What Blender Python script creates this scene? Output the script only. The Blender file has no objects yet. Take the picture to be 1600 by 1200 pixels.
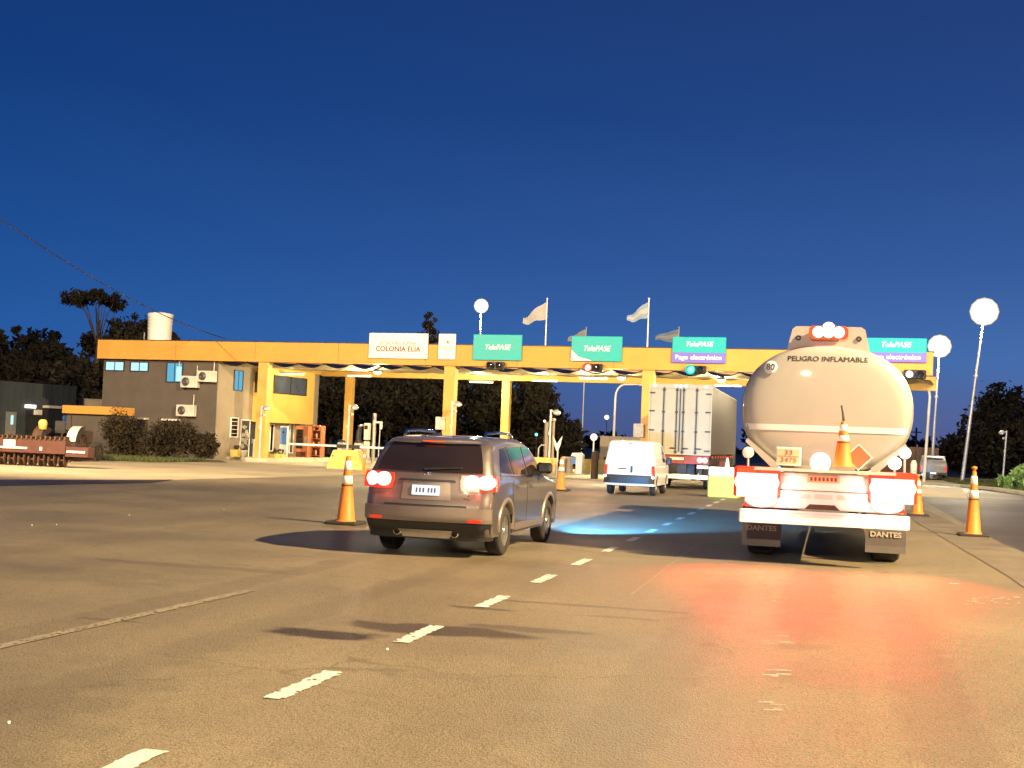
import bpy, math, random
import numpy as np
from mathutils import Vector, Matrix
random.seed(7)
R = math.radians
S = bpy.context.scene
COL = S.collection

# ------------------------------------------------------------------ camera
CAM_H, FPX = 1.68, 2000.0
PITCH, YAW, ROLL = R(2.497), R(13.994), R(2.3)
cam = bpy.data.objects.new("camera", bpy.data.cameras.new("camera"))
COL.objects.link(cam)
CM = (Matrix.Rotation(YAW, 3, 'Z') @ Matrix.Rotation(math.pi/2 + PITCH, 3, 'X') @ Matrix.Rotation(ROLL, 3, 'Z'))
cam.matrix_world = Matrix.Translation((0, 0, CAM_H)) @ CM.to_4x4()
cam.data.sensor_width = 36.0
cam.data.lens = 36.0*FPX/1600
cam.data.clip_start = 0.1
cam.data.clip_end = 4000
S.camera = cam
S.render.resolution_x, S.render.resolution_y = 1024, 768
S.view_settings.view_transform = 'Standard'
S.view_settings.look = 'None'
S.view_settings.exposure = 0.14
S.view_settings.gamma = 1.0
S.cycles.use_adaptive_sampling = True
S.cycles.adaptive_threshold = 0.03
S.cycles.adaptive_min_samples = 32
S.cycles.use_denoising = True
S.cycles.max_bounces = 5
S.cycles.diffuse_bounces = 3
S.cycles.glossy_bounces = 3
S.cycles.sample_clamp_indirect = 4.0
S.cycles.sample_clamp_direct = 0.0
S.cycles.use_light_tree = True

# ------------------------------------------------------------------ world: dusk sky
W = bpy.data.worlds.new("World"); S.world = W; W.use_nodes = True
nt = W.node_tree; nt.nodes.clear()
def N(t, typ, **kw):
    n = t.nodes.new(typ)
    for k, v in kw.items(): setattr(n, k, v)
    return n
out = N(nt, 'ShaderNodeOutputWorld'); bg = N(nt, 'ShaderNodeBackground')
tc = N(nt, 'ShaderNodeTexCoord'); sp = N(nt, 'ShaderNodeSeparateXYZ')
nt.links.new(tc.outputs['Generated'], sp.inputs[0])
def ramp(t, pts, interp='EASE'):
    r = N(t, 'ShaderNodeValToRGB'); cr = r.color_ramp; cr.interpolation = interp
    while len(cr.elements) < len(pts): cr.elements.new(0.5)
    for e, (p, c) in zip(cr.elements, pts): e.position = p; e.color = (*c, 1)
    return r
rl = ramp(nt, [(0.0, (.034, .068, .190)), (.03, (.026, .084, .270)), (.07, (.016, .090, .320)), (.14, (.011, .067, .260)), (.25, (.006, .043, .190)), (.38, (.005, .031, .148))], 'LINEAR')
rr = ramp(nt, [(0.0, (.085, .100, .240)), (.03, (.085, .120, .290)), (.07, (.060, .145, .380)), (.14, (.036, .100, .310)), (.25, (.018, .058, .215)), (.38, (.014, .040, .155))], 'LINEAR')
nt.links.new(sp.outputs[2], rl.inputs[0]); nt.links.new(sp.outputs[2], rr.inputs[0])
mr = N(nt, 'ShaderNodeMapRange'); mr.inputs[1].default_value = -.62; mr.inputs[2].default_value = .20
nt.links.new(sp.outputs[0], mr.inputs[0])
mx = N(nt, 'ShaderNodeMix', data_type='RGBA')
nt.links.new(mr.outputs[0], mx.inputs[0]); nt.links.new(rl.outputs[0], mx.inputs[6]); nt.links.new(rr.outputs[0], mx.inputs[7])
nt.links.new(mx.outputs[2], bg.inputs[0]); bg.inputs[1].default_value = 1.0
nt.links.new(bg.outputs[0], out.inputs[0])

# ------------------------------------------------------------------ lamps outside the view (inferred masts behind and right, plus two added fills)
WARM = (1.0, 0.725, 0.375)
def spot(name, loc, target, power, col, size=150, blend=.5, rad=.25, parent=None):
    l = bpy.data.lights.new(name, 'SPOT'); l.energy = power; l.color = col
    l.spot_size = R(size); l.spot_blend = blend; l.shadow_soft_size = rad
    o = bpy.data.objects.new(name, l); COL.objects.link(o); o.location = loc
    o.rotation_euler = (Vector(target) - Vector(loc)).to_track_quat('-Z', 'Y').to_euler()
    if parent: o.parent = parent
    return o
KEY = spot("unseen_light", (27, 10.5, 25), (-8, 17, 0), 258000, WARM, 160, .6, .2)
BACK = spot("unseen_light", (-4, -34, 15), (-6, 30, 0), 48000, (1.0, .78, .48), 120, .6, .3)
FILL_LEFT = spot("unseen_light", (-31, 26, 13), (-24, 60, 3), 70000, (1.0, .74, .42), 100, .7, .3)  # added unseen fill that brightens the office and left fascia
FILL_RIGHT = spot("unseen_light", (15, 40, 9), (3, 60, 6.5), 22000, (1.0, .74, .42), 50, .8, .3)  # added unseen fill aimed at the right end of the canopy

# ------------------------------------------------------------------ placing helpers: photo pixel -> real point
def ray(px, py): return CM @ Vector(((px-800)/FPX, (600-py)/FPX, -1.0))
def gp(px, py, z=0.0):
    d = ray(px, py); t = (z-CAM_H)/d.z
    return Vector((d.x*t, d.y*t, z))
def at(px, py, Y):
    d = ray(px, py); t = Y/d.y
    return Vector((d.x*t, Y, CAM_H+d.z*t))
KA = R(-5); KO = Vector((-20, 62, 0))
KX = Vector((math.cos(KA), math.sin(KA), 0)); KY = Vector((-math.sin(KA), math.cos(KA), 0))
def K(u, v, z=0.0): return KO + KX*u + KY*v + Vector((0, 0, z))
def kat(px, py, v):
    d = ray(px, py); t = (v + KO.dot(KY))/(d.x*KY.x + d.y*KY.y)
    w = Vector((d.x*t, d.y*t, 0)) - KO
    return w.dot(KX), CAM_H + d.z*t

# ------------------------------------------------------------------ materials
def mat(name, col, rough=.6, metal=0.0, var=.18, scale=2.0, bump=.0, bscale=60, coat=0.0, col2=None, emis=None, es=0.0, stretch=None, spec=.5):
    m = bpy.data.materials.new(name); m.use_nodes = True
    t = m.node_tree; p = t.nodes['Principled BSDF']
    p.inputs['Roughness'].default_value = rough; p.inputs['Metallic'].default_value = metal
    p.inputs['Coat Weight'].default_value = coat; p.inputs['Coat Roughness'].default_value = .035
    p.inputs['Specular IOR Level'].default_value = spec
    c = N(t, 'ShaderNodeTexCoord'); mp = N(t, 'ShaderNodeMapping')
    if stretch: mp.inputs['Scale'].default_value = stretch
    t.links.new(c.outputs['Object'], mp.inputs[0])
    n = N(t, 'ShaderNodeTexNoise'); n.inputs['Scale'].default_value = scale; n.inputs['Detail'].default_value = 7
    n.inputs['Roughness'].default_value = .62
    t.links.new(mp.outputs[0], n.inputs['Vector'])
    lo = tuple(max(0, x*(1-var)) for x in col); hi = tuple(min(1, x*(1+var)) for x in (col2 or col))
    r = ramp(t, [(.32, lo), (.68, hi)], 'LINEAR')
    t.links.new(n.outputs['Fac'], r.inputs[0]); t.links.new(r.outputs[0], p.inputs['Base Color'])
    mm = N(t, 'ShaderNodeMapRange'); mm.inputs[3].default_value = max(.03, rough*.82); mm.inputs[4].default_value = min(1, rough*1.2)
    t.links.new(n.outputs['Fac'], mm.inputs[0]); t.links.new(mm.outputs[0], p.inputs['Roughness'])
    if bump:
        n2 = N(t, 'ShaderNodeTexNoise'); n2.inputs['Scale'].default_value = bscale; n2.inputs['Detail'].default_value = 4
        t.links.new(mp.outputs[0], n2.inputs['Vector'])
        b = N(t, 'ShaderNodeBump'); b.inputs['Strength'].default_value = bump; b.inputs['Distance'].default_value = .02
        t.links.new(n2.outputs['Fac'], b.inputs['Height']); t.links.new(b.outputs[0], p.inputs['Normal'])
    if emis:
        p.inputs['Emission Color'].default_value = (*emis, 1); p.inputs['Emission Strength'].default_value = es
    return m
M = {}
def mk(k, *a, **kw): M[k] = mat(k, *a, **kw); return M[k]
mk('orange_wall', (.58, .29, .055), .62, var=.09, scale=.8, bump=.06, bscale=40)
mk('yellow_wall', (.62, .36, .085), .6, var=.10, scale=1.0, bump=.06, bscale=40)
mk('grey_wall', (.095, .080, .070), .85, var=.14, scale=.9, bump=.15, bscale=50)
mk('tan_wall', (.28, .23, .175), .85, var=.12, scale=.9, bump=.12, bscale=50)
mk('blue_wall', (.030, .040, .048), .7, var=.25, scale=.6, stretch=(1, 1, .3))
mk('concrete', (.36, .30, .22), .85, var=.18, scale=1.2, bump=.2, bscale=30)
mk('pale_concrete', (.50, .45, .34), .85, var=.16, scale=1.5, bump=.2, bscale=30)
mk('yellow_paint', (.62, .46, .12), .6, var=.2, scale=3, bump=.1)
mk('roof_sheet', (.22, .175, .11), .5, metal=.0, var=.25, scale=1.5)
mk('white_paint', (.78, .77, .74), .45, var=.06, scale=2)
mk('dirty_white', (.60, .56, .50), .55, var=.18, scale=3, bump=.05)
mk('grey_metal', (.42, .41, .40), .4, metal=.6, var=.15, scale=4)
mk('galvanised', (.55, .55, .56), .42, metal=.5, var=.18, scale=6)
mk('dark_metal', (.045, .042, .040), .5, metal=.4, var=.3, scale=5)
mk('black_plastic', (.02, .02, .021), .45, var=.3, scale=6)
mk('rubber', (.030, .027, .025), .9, var=.35, scale=8, bump=.2, bscale=80)
mk('alloy', (.55, .54, .52), .3, metal=.85, var=.1, scale=8)
mk('chrome', (.75, .73, .70), .12, metal=1.0, var=.04, scale=3)
mk('dark_glass', (.018, .013, .012), .05, var=.2, scale=1, spec=.7)
mk('glass_pane', (.05, .055, .06), .08, var=.2, scale=1.5, spec=.8)
mk('cone_orange', (.62, .20, .025), .55, var=.12, scale=7, bump=.05)
mk('cone_band', (.85, .83, .78), .4, var=.06, scale=9)
mk('suv_paint', (.145, .124, .112), .40, metal=.45, var=.06, scale=1.5, coat=1.0)
mk('suv_trim', (.25, .21, .18), .36, metal=.5, var=.08, scale=3)
mk('van_paint', (.78, .74, .68), .35, var=.04, scale=2, coat=.4)
mk('tank_paint', (.42, .395, .35), .55, metal=.1, var=.06, scale=.9, coat=.6)
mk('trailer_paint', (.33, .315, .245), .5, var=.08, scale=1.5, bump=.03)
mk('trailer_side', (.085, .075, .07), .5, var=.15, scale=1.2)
mk('red_chassis', (.26, .045, .025), .5, var=.25, scale=4)
mk('sign_white', (.72, .72, .73), .5, var=.04, scale=3)
mk('sign_teal', (.0, .37, .40), .5, var=.08, scale=2)
mk('sign_purple', (.15, .12, .52), .5, var=.08, scale=2)
mk('ink_red', (.24, .035, .035), .6, var=.1)
mk('ink_grey', (.11, .11, .12), .6, var=.1)
mk('ink_dark', (.03, .03, .03), .6, var=.1)
mk('ink_white', (.85, .86, .85), .5, var=.03)
mk('machine_red', (.065, .016, .010), .55, var=.25, scale=3)
mk('machine_rust', (.07, .035, .020), .8, var=.4, scale=5, bump=.3)
mk('wood_red', (.34, .12, .05), .6, var=.25, scale=4)
mk('blue_panel', (.10, .24, .62), .5, var=.08)
mk('flag_white', (.38, .38, .40), .8, var=.06)
mk('flag_blue', (.22, .30, .42), .8, var=.06)
mk('bark', (.06, .045, .035), .9, var=.35, scale=6, bump=.4)
mk('leaf_dark', (.014, .013, .009), .85, var=.5, scale=.4, col2=(.026, .022, .014), spec=.2)
mk('leaf_mid', (.035, .050, .018), .7, var=.5, scale=.8, col2=(.075, .075, .03))
mk('leaf_bush', (.018, .018, .009), .8, var=.5, scale=1.2, col2=(.042, .030, .016), spec=.25)
mk('flap_rubber', (.15, .13, .12), .7, var=.1)
mk('leaf_bright', (.10, .19, .06), .6, var=.35, scale=1.5, col2=(.22, .36, .10))
mk('grass', (.06, .075, .022), .8, var=.4, scale=1.5)
mk('reflector_glow', (.6, .03, .015), .25, var=.05, emis=(1, .08, .03), es=.35)  # weak emission put in so reflectors and lamp housings seem to glow
mk('placard', (.75, .14, .06), .5, var=.05)
mk('board_orange', (.80, .42, .25), .5, var=.05)
def glow(k, c, s):
    m = bpy.data.materials.new(k); m.use_nodes = True; t = m.node_tree; t.nodes.clear()
    o = N(t, 'ShaderNodeOutputMaterial'); e = N(t, 'ShaderNodeEmission'); e.inputs[0].default_value = (*c, 1); e.inputs[1].default_value = s
    t.links.new(e.outputs[0], o.inputs[0]); M[k] = m
glow('lamp_white', (1, .93, .72), 3)
m_ = bpy.data.materials.new('halo_glow'); m_.use_nodes = True; t_ = m_.node_tree; t_.nodes.clear()  # half-transparent warm emission standing in for the halo round a lamp
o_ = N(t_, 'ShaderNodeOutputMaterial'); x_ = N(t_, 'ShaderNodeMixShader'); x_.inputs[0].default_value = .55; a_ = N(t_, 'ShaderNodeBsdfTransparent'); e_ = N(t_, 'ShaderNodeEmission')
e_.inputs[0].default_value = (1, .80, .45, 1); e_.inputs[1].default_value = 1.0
t_.links.new(a_.outputs[0], x_.inputs[1]); t_.links.new(e_.outputs[0], x_.inputs[2]); t_.links.new(x_.outputs[0], o_.inputs[0]); M['halo_glow'] = m_
glow('lamp_small', (1, .92, .72), 2.5)
glow('tube_light', (1, .84, .50), 7)
glow('window_light', (.50, .86, 1.0), 1.1)
glow('window_cyan', (.16, .55, .80), .8)
glow('tail_red', (1, .50, .42), 3.2)
glow('tail_red_soft', (1, .42, .34), 2.8)
glow('tail_red_dim', (1, .13, .04), 1.1)
glow('panel_glare', (1, .70, .62), 1.6)
glow('marker_white', (1, .9, .82), 3.0)
glow('signal_red', (1, .55, .45), 2.6)
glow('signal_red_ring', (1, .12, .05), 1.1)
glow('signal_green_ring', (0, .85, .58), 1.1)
glow('signal_green', (.22, 1, .9), 2.2)
glow('plate_glow', (.80, .92, 1.0), 1.3)  # glow put into the number plates in place of plate lamps
glow('headlight', (.75, .9, 1.0), 10)

# asphalt and other ground sheets
def ground_mat(name, base, hi, grain=.25, rough=(.42, .62), spots=(), track=True, bump=.35, big=.18):
    m = bpy.data.materials.new(name); m.use_nodes = True
    t = m.node_tree; p = t.nodes['Principled BSDF']; L = t.links.new
    g = N(t, 'ShaderNodeNewGeometry')
    def noise(sc, det=6, vec=None, st=None):
        n = N(t, 'ShaderNodeTexNoise'); n.inputs['Scale'].default_value = sc; n.inputs['Detail'].default_value = det
        v = g.outputs['Position']
        if st:
            mp = N(t, 'ShaderNodeMapping'); mp.inputs['Scale'].default_value = st; L(v, mp.inputs[0]); v = mp.outputs[0]
        L(v, n.inputs['Vector']); return n.outputs['Fac']
    def mixf(fac, a, b, blend='MIX'):
        x = N(t, 'ShaderNodeMix', data_type='RGBA', blend_type=blend)
        for s, v in ((0, fac), (6, a), (7, b)):
            if isinstance(v, (int, float)): x.inputs[s].default_value = v
            elif isinstance(v, tuple): x.inputs[s].default_value = (*v, 1)
            else: L(v, x.inputs[s])
        return x.outputs[2]
    def rmp(v, a, b, c=0., d=1.):
        r = N(t, 'ShaderNodeMapRange'); L(v, r.inputs[0])
        for i, q in ((1, a), (2, b), (3, c), (4, d)): r.inputs[i].default_value = q
        return r.outputs[0]
    n1 = noise(big, 5); col = mixf(rmp(n1, .35, .65), base, hi)
    if track:
        n2 = noise(1.1, 5, st=(1.0, .045, 1)); col = mixf(rmp(n2, .45, .72, 0, .42), col, tuple(x*.55 for x in base))
    n3 = noise(85, 3); col = mixf(rmp(n3, .35, .7, 0, grain), col, tuple(min(1, x*2.1) for x in hi))
    n4 = noise(34, 4); col = mixf(rmp(n4, .5, .75, 0, grain*1.2), col, tuple(x*.45 for x in base))
    n5 = noise(7, 6); col = mixf(rmp(n5, .4, .75, 0, .22), col, tuple(x*.6 for x in base))
    wob = N(t, 'ShaderNodeTexNoise'); wob.inputs['Scale'].default_value = 2.2; wob.inputs['Detail'].default_value = 5; L(g.outputs['Position'], wob.inputs['Vector'])
    wet = None
    for (cx, cy, rx, ry, k, c2) in spots:
        a = N(t, 'ShaderNodeVectorMath', operation='SUBTRACT'); L(g.outputs['Position'], a.inputs[0]); a.inputs[1].default_value = (cx, cy, 0)
        w = N(t, 'ShaderNodeVectorMath', operation='SUBTRACT'); L(wob.outputs['Color'], w.inputs[0]); w.inputs[1].default_value = (.5, .5, .5)
        w2 = N(t, 'ShaderNodeVectorMath', operation='MULTIPLY'); L(w.outputs[0], w2.inputs[0]); w2.inputs[1].default_value = (rx*1.6, ry*1.6, 0)
        b = N(t, 'ShaderNodeVectorMath', operation='ADD'); L(a.outputs[0], b.inputs[0]); L(w2.outputs[0], b.inputs[1])
        d = N(t, 'ShaderNodeVectorMath', operation='DIVIDE'); L(b.outputs[0], d.inputs[0]); d.inputs[1].default_value = (rx, ry, 1e6)
        ln = N(t, 'ShaderNodeVectorMath', operation='LENGTH'); L(d.outputs[0], ln.inputs[0])
        f = rmp(ln.outputs['Value'], .75, 1.05, k, 0)
        col = mixf(f, col, c2)
    if track:
        vw = N(t, 'ShaderNodeVectorMath', operation='MULTIPLY_ADD'); L(wob.outputs['Color'], vw.inputs[0]); vw.inputs[1].default_value = (.9, .9, 0); L(g.outputs['Position'], vw.inputs[2])
        vo = N(t, 'ShaderNodeTexVoronoi', feature='DISTANCE_TO_EDGE'); vo.inputs['Scale'].default_value = .17; L(vw.outputs[0], vo.inputs['Vector'])
        cr_ = N(t, 'ShaderNodeMath', operation='MULTIPLY'); L(rmp(vo.outputs['Distance'], .001, .005, .4, 0), cr_.inputs[0]); L(rmp(n1, .45, .6, 0, 1), cr_.inputs[1])
        col = mixf(cr_.outputs[0], col, tuple(x*.3 for x in base))
    L(col, p.inputs['Base Color'])
    L(rmp(n1, .3, .7, rough[0], rough[1]), p.inputs['Roughness'])
    bm = N(t, 'ShaderNodeBump'); bm.inputs['Strength'].default_value = bump; bm.inputs['Distance'].default_value = .012
    hb = N(t, 'ShaderNodeMath', operation='ADD'); L(n3, hb.inputs[0]); L(n4, hb.inputs[1])
    L(hb.outputs[0], bm.inputs['Height']); L(bm.outputs[0], p.inputs['Normal'])
    M[name] = m
DK = (.028, .020, .014)
ground_mat('asphalt', (.098, .080, .050), (.165, .136, .086), grain=.6, big=.42, bump=.8, rough=(.47, .72), spots=[
    (-4.05, 10.1, .55, .28, .95, DK), (-3.35, 10.75, .95, .33, .75, DK), (-2.55, 11.2, .7, .16, .45, DK),
    (-2.35, 13.1, 1.2, .09, .45, DK), (-3.3, 12.35, .35, .08, .6, DK), (-1.9, 12.4, .5, .08, .35, DK),
    (-6.15, 10, .26, 13, .20, DK), (-4.65, 10, .26, 13, .16, DK), (-1.15, 9, .30, 12, .22, DK), (.75, 9, .28, 12, .18, DK), (-10.2, 14, .4, 12, .15, DK),
    (-7.4, 14.2, 1.6, .22, .25, DK), (-9.5, 12.6, 3.2, .9, .25, (.05, .045, .03)), (-4.9, 5.8, 1.2, 2.6, .22, (.05, .045, .03)), (-.2, 15.5, .35, 4.5, .3, (.05, .042, .03)), (-6.5, 18.6, 4.5, .8, .3, (.20, .175, .12)), (-1.0, 9.0, .8, 4.0, .25, (.19, .165, .12)), (-5.9, 9.9, .4, .06, .35, DK)])
ground_mat('dark_asphalt', (.022, .017, .014), (.040, .030, .024), grain=.3, track=False)
ground_mat('shoulder_surface', (.085, .070, .052), (.15, .125, .095), rough=(.7, .9), big=.8, track=False, bump=.5)
ground_mat('apron_surface', (.24, .205, .135), (.36, .30, .20), rough=(.7, .9), big=.35, track=False)
ground_mat('slab_surface', (.42, .37, .27), (.56, .50, .37), rough=(.6, .85), big=.5, grain=.15)
ground_mat('verge_surface', (.050, .052, .020), (.10, .085, .04), rough=(.8, .95), big=.4, track=False)
ground_mat('road_paint', (.40, .385, .33), (.56, .54, .48), rough=(.5, .7), big=3, grain=.5, track=False)
ground_mat('worn_paint', (.16, .135, .092), (.22, .19, .135), rough=(.5, .7), big=2.5, grain=.5, track=False)

# ------------------------------------------------------------------ mesh builder
class MB:
    def __init__(s): s.v = []; s.f = []; s.mi = []; s.sm = []; s.cur = 0; s.smooth = False
    def add(s, vs, fs):
        b = len(s.v); s.v += [tuple(q) for q in vs]
        for f in fs: s.f.append(tuple(i+b for i in f)); s.mi.append(s.cur); s.sm.append(s.smooth)
        return s
    def box(s, c, sz, rz=0.0, taper=(1, 1), bev=0.0):
        x, y, z = sz[0]/2, sz[1]/2, sz[2]/2
        m = Matrix.Rotation(rz, 3, 'Z'); P = []
        if bev > 0:
            b = min(bev, x*.9, y*.9, z*.9)
            ring = lambda X, Y, Z: [(-X+b, -Y, Z), (X-b, -Y, Z), (X, -Y+b, Z), (X, Y-b, Z), (X-b, Y, Z), (-X+b, Y, Z), (-X, Y-b, Z), (-X, -Y+b, Z)]
            def ins(Z, q):
                X, Y = x-q, y-q
                return [(-X+b-q*0, -Y, Z), (X-b, -Y, Z), (X, -Y+b, Z), (X, Y-b, Z), (X-b, Y, Z), (-X+b, Y, Z), (-X, Y-b, Z), (-X, -Y+b, Z)]
            P = ins(-z, b*.6) + ins(-z+b*.6, 0) + ins(z-b*.6, 0) + ins(z, b*.6)
            F = [tuple(range(7, -1, -1)), tuple(range(24, 32))]
            for k in range(3):
                for i in range(8):
                    j = (i+1) % 8; F.append((k*8+i, k*8+j, k*8+8+j, k*8+8+i))
        else:
            for zz, tx, ty in ((-z, 1, 1), (z, taper[0], taper[1])):
                P += [(-x*tx, -y*ty, zz), (x*tx, -y*ty, zz), (x*tx, y*ty, zz), (-x*tx, y*ty, zz)]
            F = [(3, 2, 1, 0), (4, 5, 6, 7), (0, 1, 5, 4), (1, 2, 6, 5), (2, 3, 7, 6), (3, 0, 4, 7)]
        s.add([tuple(m @ Vector(q) + Vector(c)) for q in P], F); return s
    def b2(s, lo, hi, **k):
        return s.box([(a+b)/2 for a, b in zip(lo, hi)], [abs(b-a) for a, b in zip(lo, hi)], **k)
    def tube(s, pts, rs, n=8, caps=True):
        pts = [Vector(p) for p in pts]
        if isinstance(rs, (int, float)): rs = [rs]*len(pts)
        o = s.smooth; P = []; F = []; prev = None
        for i, p in enumerate(pts):
            d = (pts[min(i+1, len(pts)-1)] - pts[max(i-1, 0)]).normalized()
            a = prev if prev is not None else (Vector((0, 0, 1)) if abs(d.z) < .9 else Vector((1, 0, 0)))
            a = (a - d*a.dot(d)).normalized(); prev = a; b = d.cross(a)
            for k in range(n):
                t = 2*math.pi*k/n; P.append(tuple(p + (a*math.cos(t) + b*math.sin(t))*rs[i]))
        for i in range(len(pts)-1):
            for k in range(n):
                j = (k+1) % n; F.append((i*n+k, i*n+j, i*n+n+j, i*n+n+k))
        s.smooth = True; s.add(P, F); s.smooth = False
        if caps:
            m = (len(pts)-1)*n
            s.add(P[:n], [tuple(range(n-1, -1, -1))]); s.add(P[m:], [tuple(range(n))])
        s.smooth = o; return s
    def lathe(s, c, prof, axis=(0, 0, 1), n=20, sq=(1, 1)):   # prof: (r, h) along axis
        ax = Vector(axis).normalized(); a = Vector((0, 0, 1)) if abs(ax.z) < .9 else Vector((1, 0, 0))
        a = (a-ax*a.dot(ax)).normalized(); b = ax.cross(a); c = Vector(c); P = []; F = []
        for r, h in prof:
            for k in range(n):
                t = 2*math.pi*k/n; P.append(tuple(c + ax*h + a*math.cos(t)*r*sq[0] + b*math.sin(t)*r*sq[1]))
        for i in range(len(prof)-1):
            for k in range(n):
                j = (k+1) % n; F.append((i*n+k, i*n+j, i*n+n+j, i*n+n+k))
        o = s.smooth; s.smooth = True; s.add(P, F); s.smooth = o; return s
    def disc(s, c, r, axis=(0, -1, 0), n=20, th=.02, sq=(1, 1)):
        return s.lathe(c, [(0.001, 0), (r, 0), (r, th), (r*.92, th+.004), (0.001, th+.006)], axis, n, sq)
    def prism(s, poly, y0, y1, plane='xz'):
        def P(a, b, y): return (a, y, b) if plane == 'xz' else ((y, a, b) if plane == 'yz' else (a, b, y))
        n = len(poly); V = [P(a, b, y0) for a, b in poly] + [P(a, b, y1) for a, b in poly]
        F = [tuple(range(n)), tuple(range(2*n-1, n-1, -1))] + [(i, i+n, (i+1) % n+n, (i+1) % n) for i in range(n)]
        s.add(V, F); return s
    def sheet(s, rows, close=False):
        n = len(rows[0]); P = [q for r in rows for q in r]; F = []
        for i in range(len(rows)-1):
            for k in range(n-1): F.append((i*n+k, i*n+k+1, i*n+n+k+1, i*n+n+k))
        s.add(P, F); return s
    def build(s, name, mats, parent=None, fix=True):
        me = bpy.data.meshes.new(name); me.from_pydata(s.v, [], s.f)
        if not isinstance(mats, (list, tuple)): mats = [mats]
        for m in mats: me.materials.append(M[m] if isinstance(m, str) else m)
        me.polygons.foreach_set('material_index', s.mi); me.polygons.foreach_set('use_smooth', s.sm)
        if fix:
            import bmesh
            b = bmesh.new(); b.from_mesh(me); bmesh.ops.recalc_face_normals(b, faces=b.faces); b.to_mesh(me); b.free()
        me.update()
        o = bpy.data.objects.new(name, me); COL.objects.link(o)
        if parent: o.parent = parent
        return o
def tag(o, label, cat, group=None, kind=None):
    if label: o['label'] = label
    if cat: o['category'] = cat
    if group: o['group'] = group
    if kind: o['kind'] = kind
    return o
def thing(name, label, cat, loc=(0, 0, 0), rz=0.0, group=None):
    o = bpy.data.objects.new(name, None); COL.objects.link(o); o.empty_display_size = .3
    o.location = loc; o.rotation_euler = (0, 0, rz)
    return tag(o, label, cat, group)
def dup(root, loc=None, rz=None, label=None, parent=None):
    c = root.copy(); COL.objects.link(c)
    if parent is not None: c.parent = parent
    if loc is not None: c.location = loc
    if rz is not None: c.rotation_euler = (0, 0, rz)
    if label: c['label'] = label
    for ch in [x for x in bpy.data.objects if x.parent == root]: dup(ch, parent=c)
    return c
def struct(o): o['kind'] = 'structure'; return o
def box(name, m, parent, lo, hi, **k): return MB().b2(lo, hi, **k).build(name, m, parent)
def text(name, body, size, m, parent, loc, rot=(math.pi/2, 0, 0), extrude=.004, shear=0.0, bold=0.0, width=None, spacing=1.0):
    cu = bpy.data.curves.new(name, 'FONT'); cu.body = body; cu.size = size; cu.align_x = 'CENTER'; cu.align_y = 'CENTER'
    cu.extrude = extrude; cu.shear = shear; cu.offset = bold; cu.resolution_u = 3; cu.space_character = spacing
    to = bpy.data.objects.new(name+'_c', cu); COL.objects.link(to)
    bpy.context.view_layer.update()
    me = bpy.data.meshes.new_from_object(to.evaluated_get(bpy.context.evaluated_depsgraph_get()))
    bpy.data.objects.remove(to); bpy.data.curves.remove(cu)
    if width:
        xs = [v.co.x for v in me.vertices]; k = width/(max(xs)-min(xs))
        for v in me.vertices: v.co.x *= k
    me.materials.clear(); me.materials.append(M[m]); me.name = name
    o = bpy.data.objects.new(name, me); COL.objects.link(o); o.parent = parent; o.location = loc; o.rotation_euler = rot
    return o

# ------------------------------------------------------------------ ground, road, sky-line setting
def flat(name, pts, z, m):
    b = MB(); b.add([(x, y, z) for x, y in pts], [tuple(range(len(pts)))])
    return struct(b.build(name, m))
struct(MB().add([(-1500, -300, -.03), (1500, -300, -.03), (1500, 2600, -.03), (-1500, 2600, -.03)], [(0, 1, 2, 3)]).build('ground', 'verge_surface'))
flat('road', [(-60, -60), (40, -60), (14, 40), (9.3, 64), (7.4, 76), (7.0, 90), (7.0, 420), (-7, 420), (-9, 130), (-20, 84), (-34, 82), (-60, 60)], 0, 'asphalt')
flat('side_road', [(3.35, -10), (24, -10), (14.2, 39), (9.2, 64), (7.3, 76), (5.6, 90), (3.5, 60)], .005, 'dark_asphalt')
flat('road_shoulder', [(2.6, -10), (3.9, -10), (3.7, 20), (3.3, 30), (3.0, 42), (2.3, 42), (2.2, 34), (2.55, 20)], .009, 'shoulder_surface')
flat('concrete_apron', [(-75, -10), (-42, -10), (-30, 18), (-22.3, 31.1), (-20.6, 34.5), (-19.8, 36.7), (-18.6, 49.4), (-20.5, 58.5), (-31, 61), (-45, 60), (-75, 66)], .005, 'apron_surface')
pts = [(-13, -3.4), (26, -3.4), (26, 15), (-13, 15)]
flat('plaza_slab', [(K(u, v).x, K(u, v).y) for u, v in pts], .010, 'slab_surface')
dm = flat('patched_asphalt', [(-29.5, 19), (-22.4, 31.0), (-20.7, 34.4), (-19.9, 36.5), (-19.2, 34.0), (-20.3, 28.0), (-24, 18)], .013, 'dark_asphalt')
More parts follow.
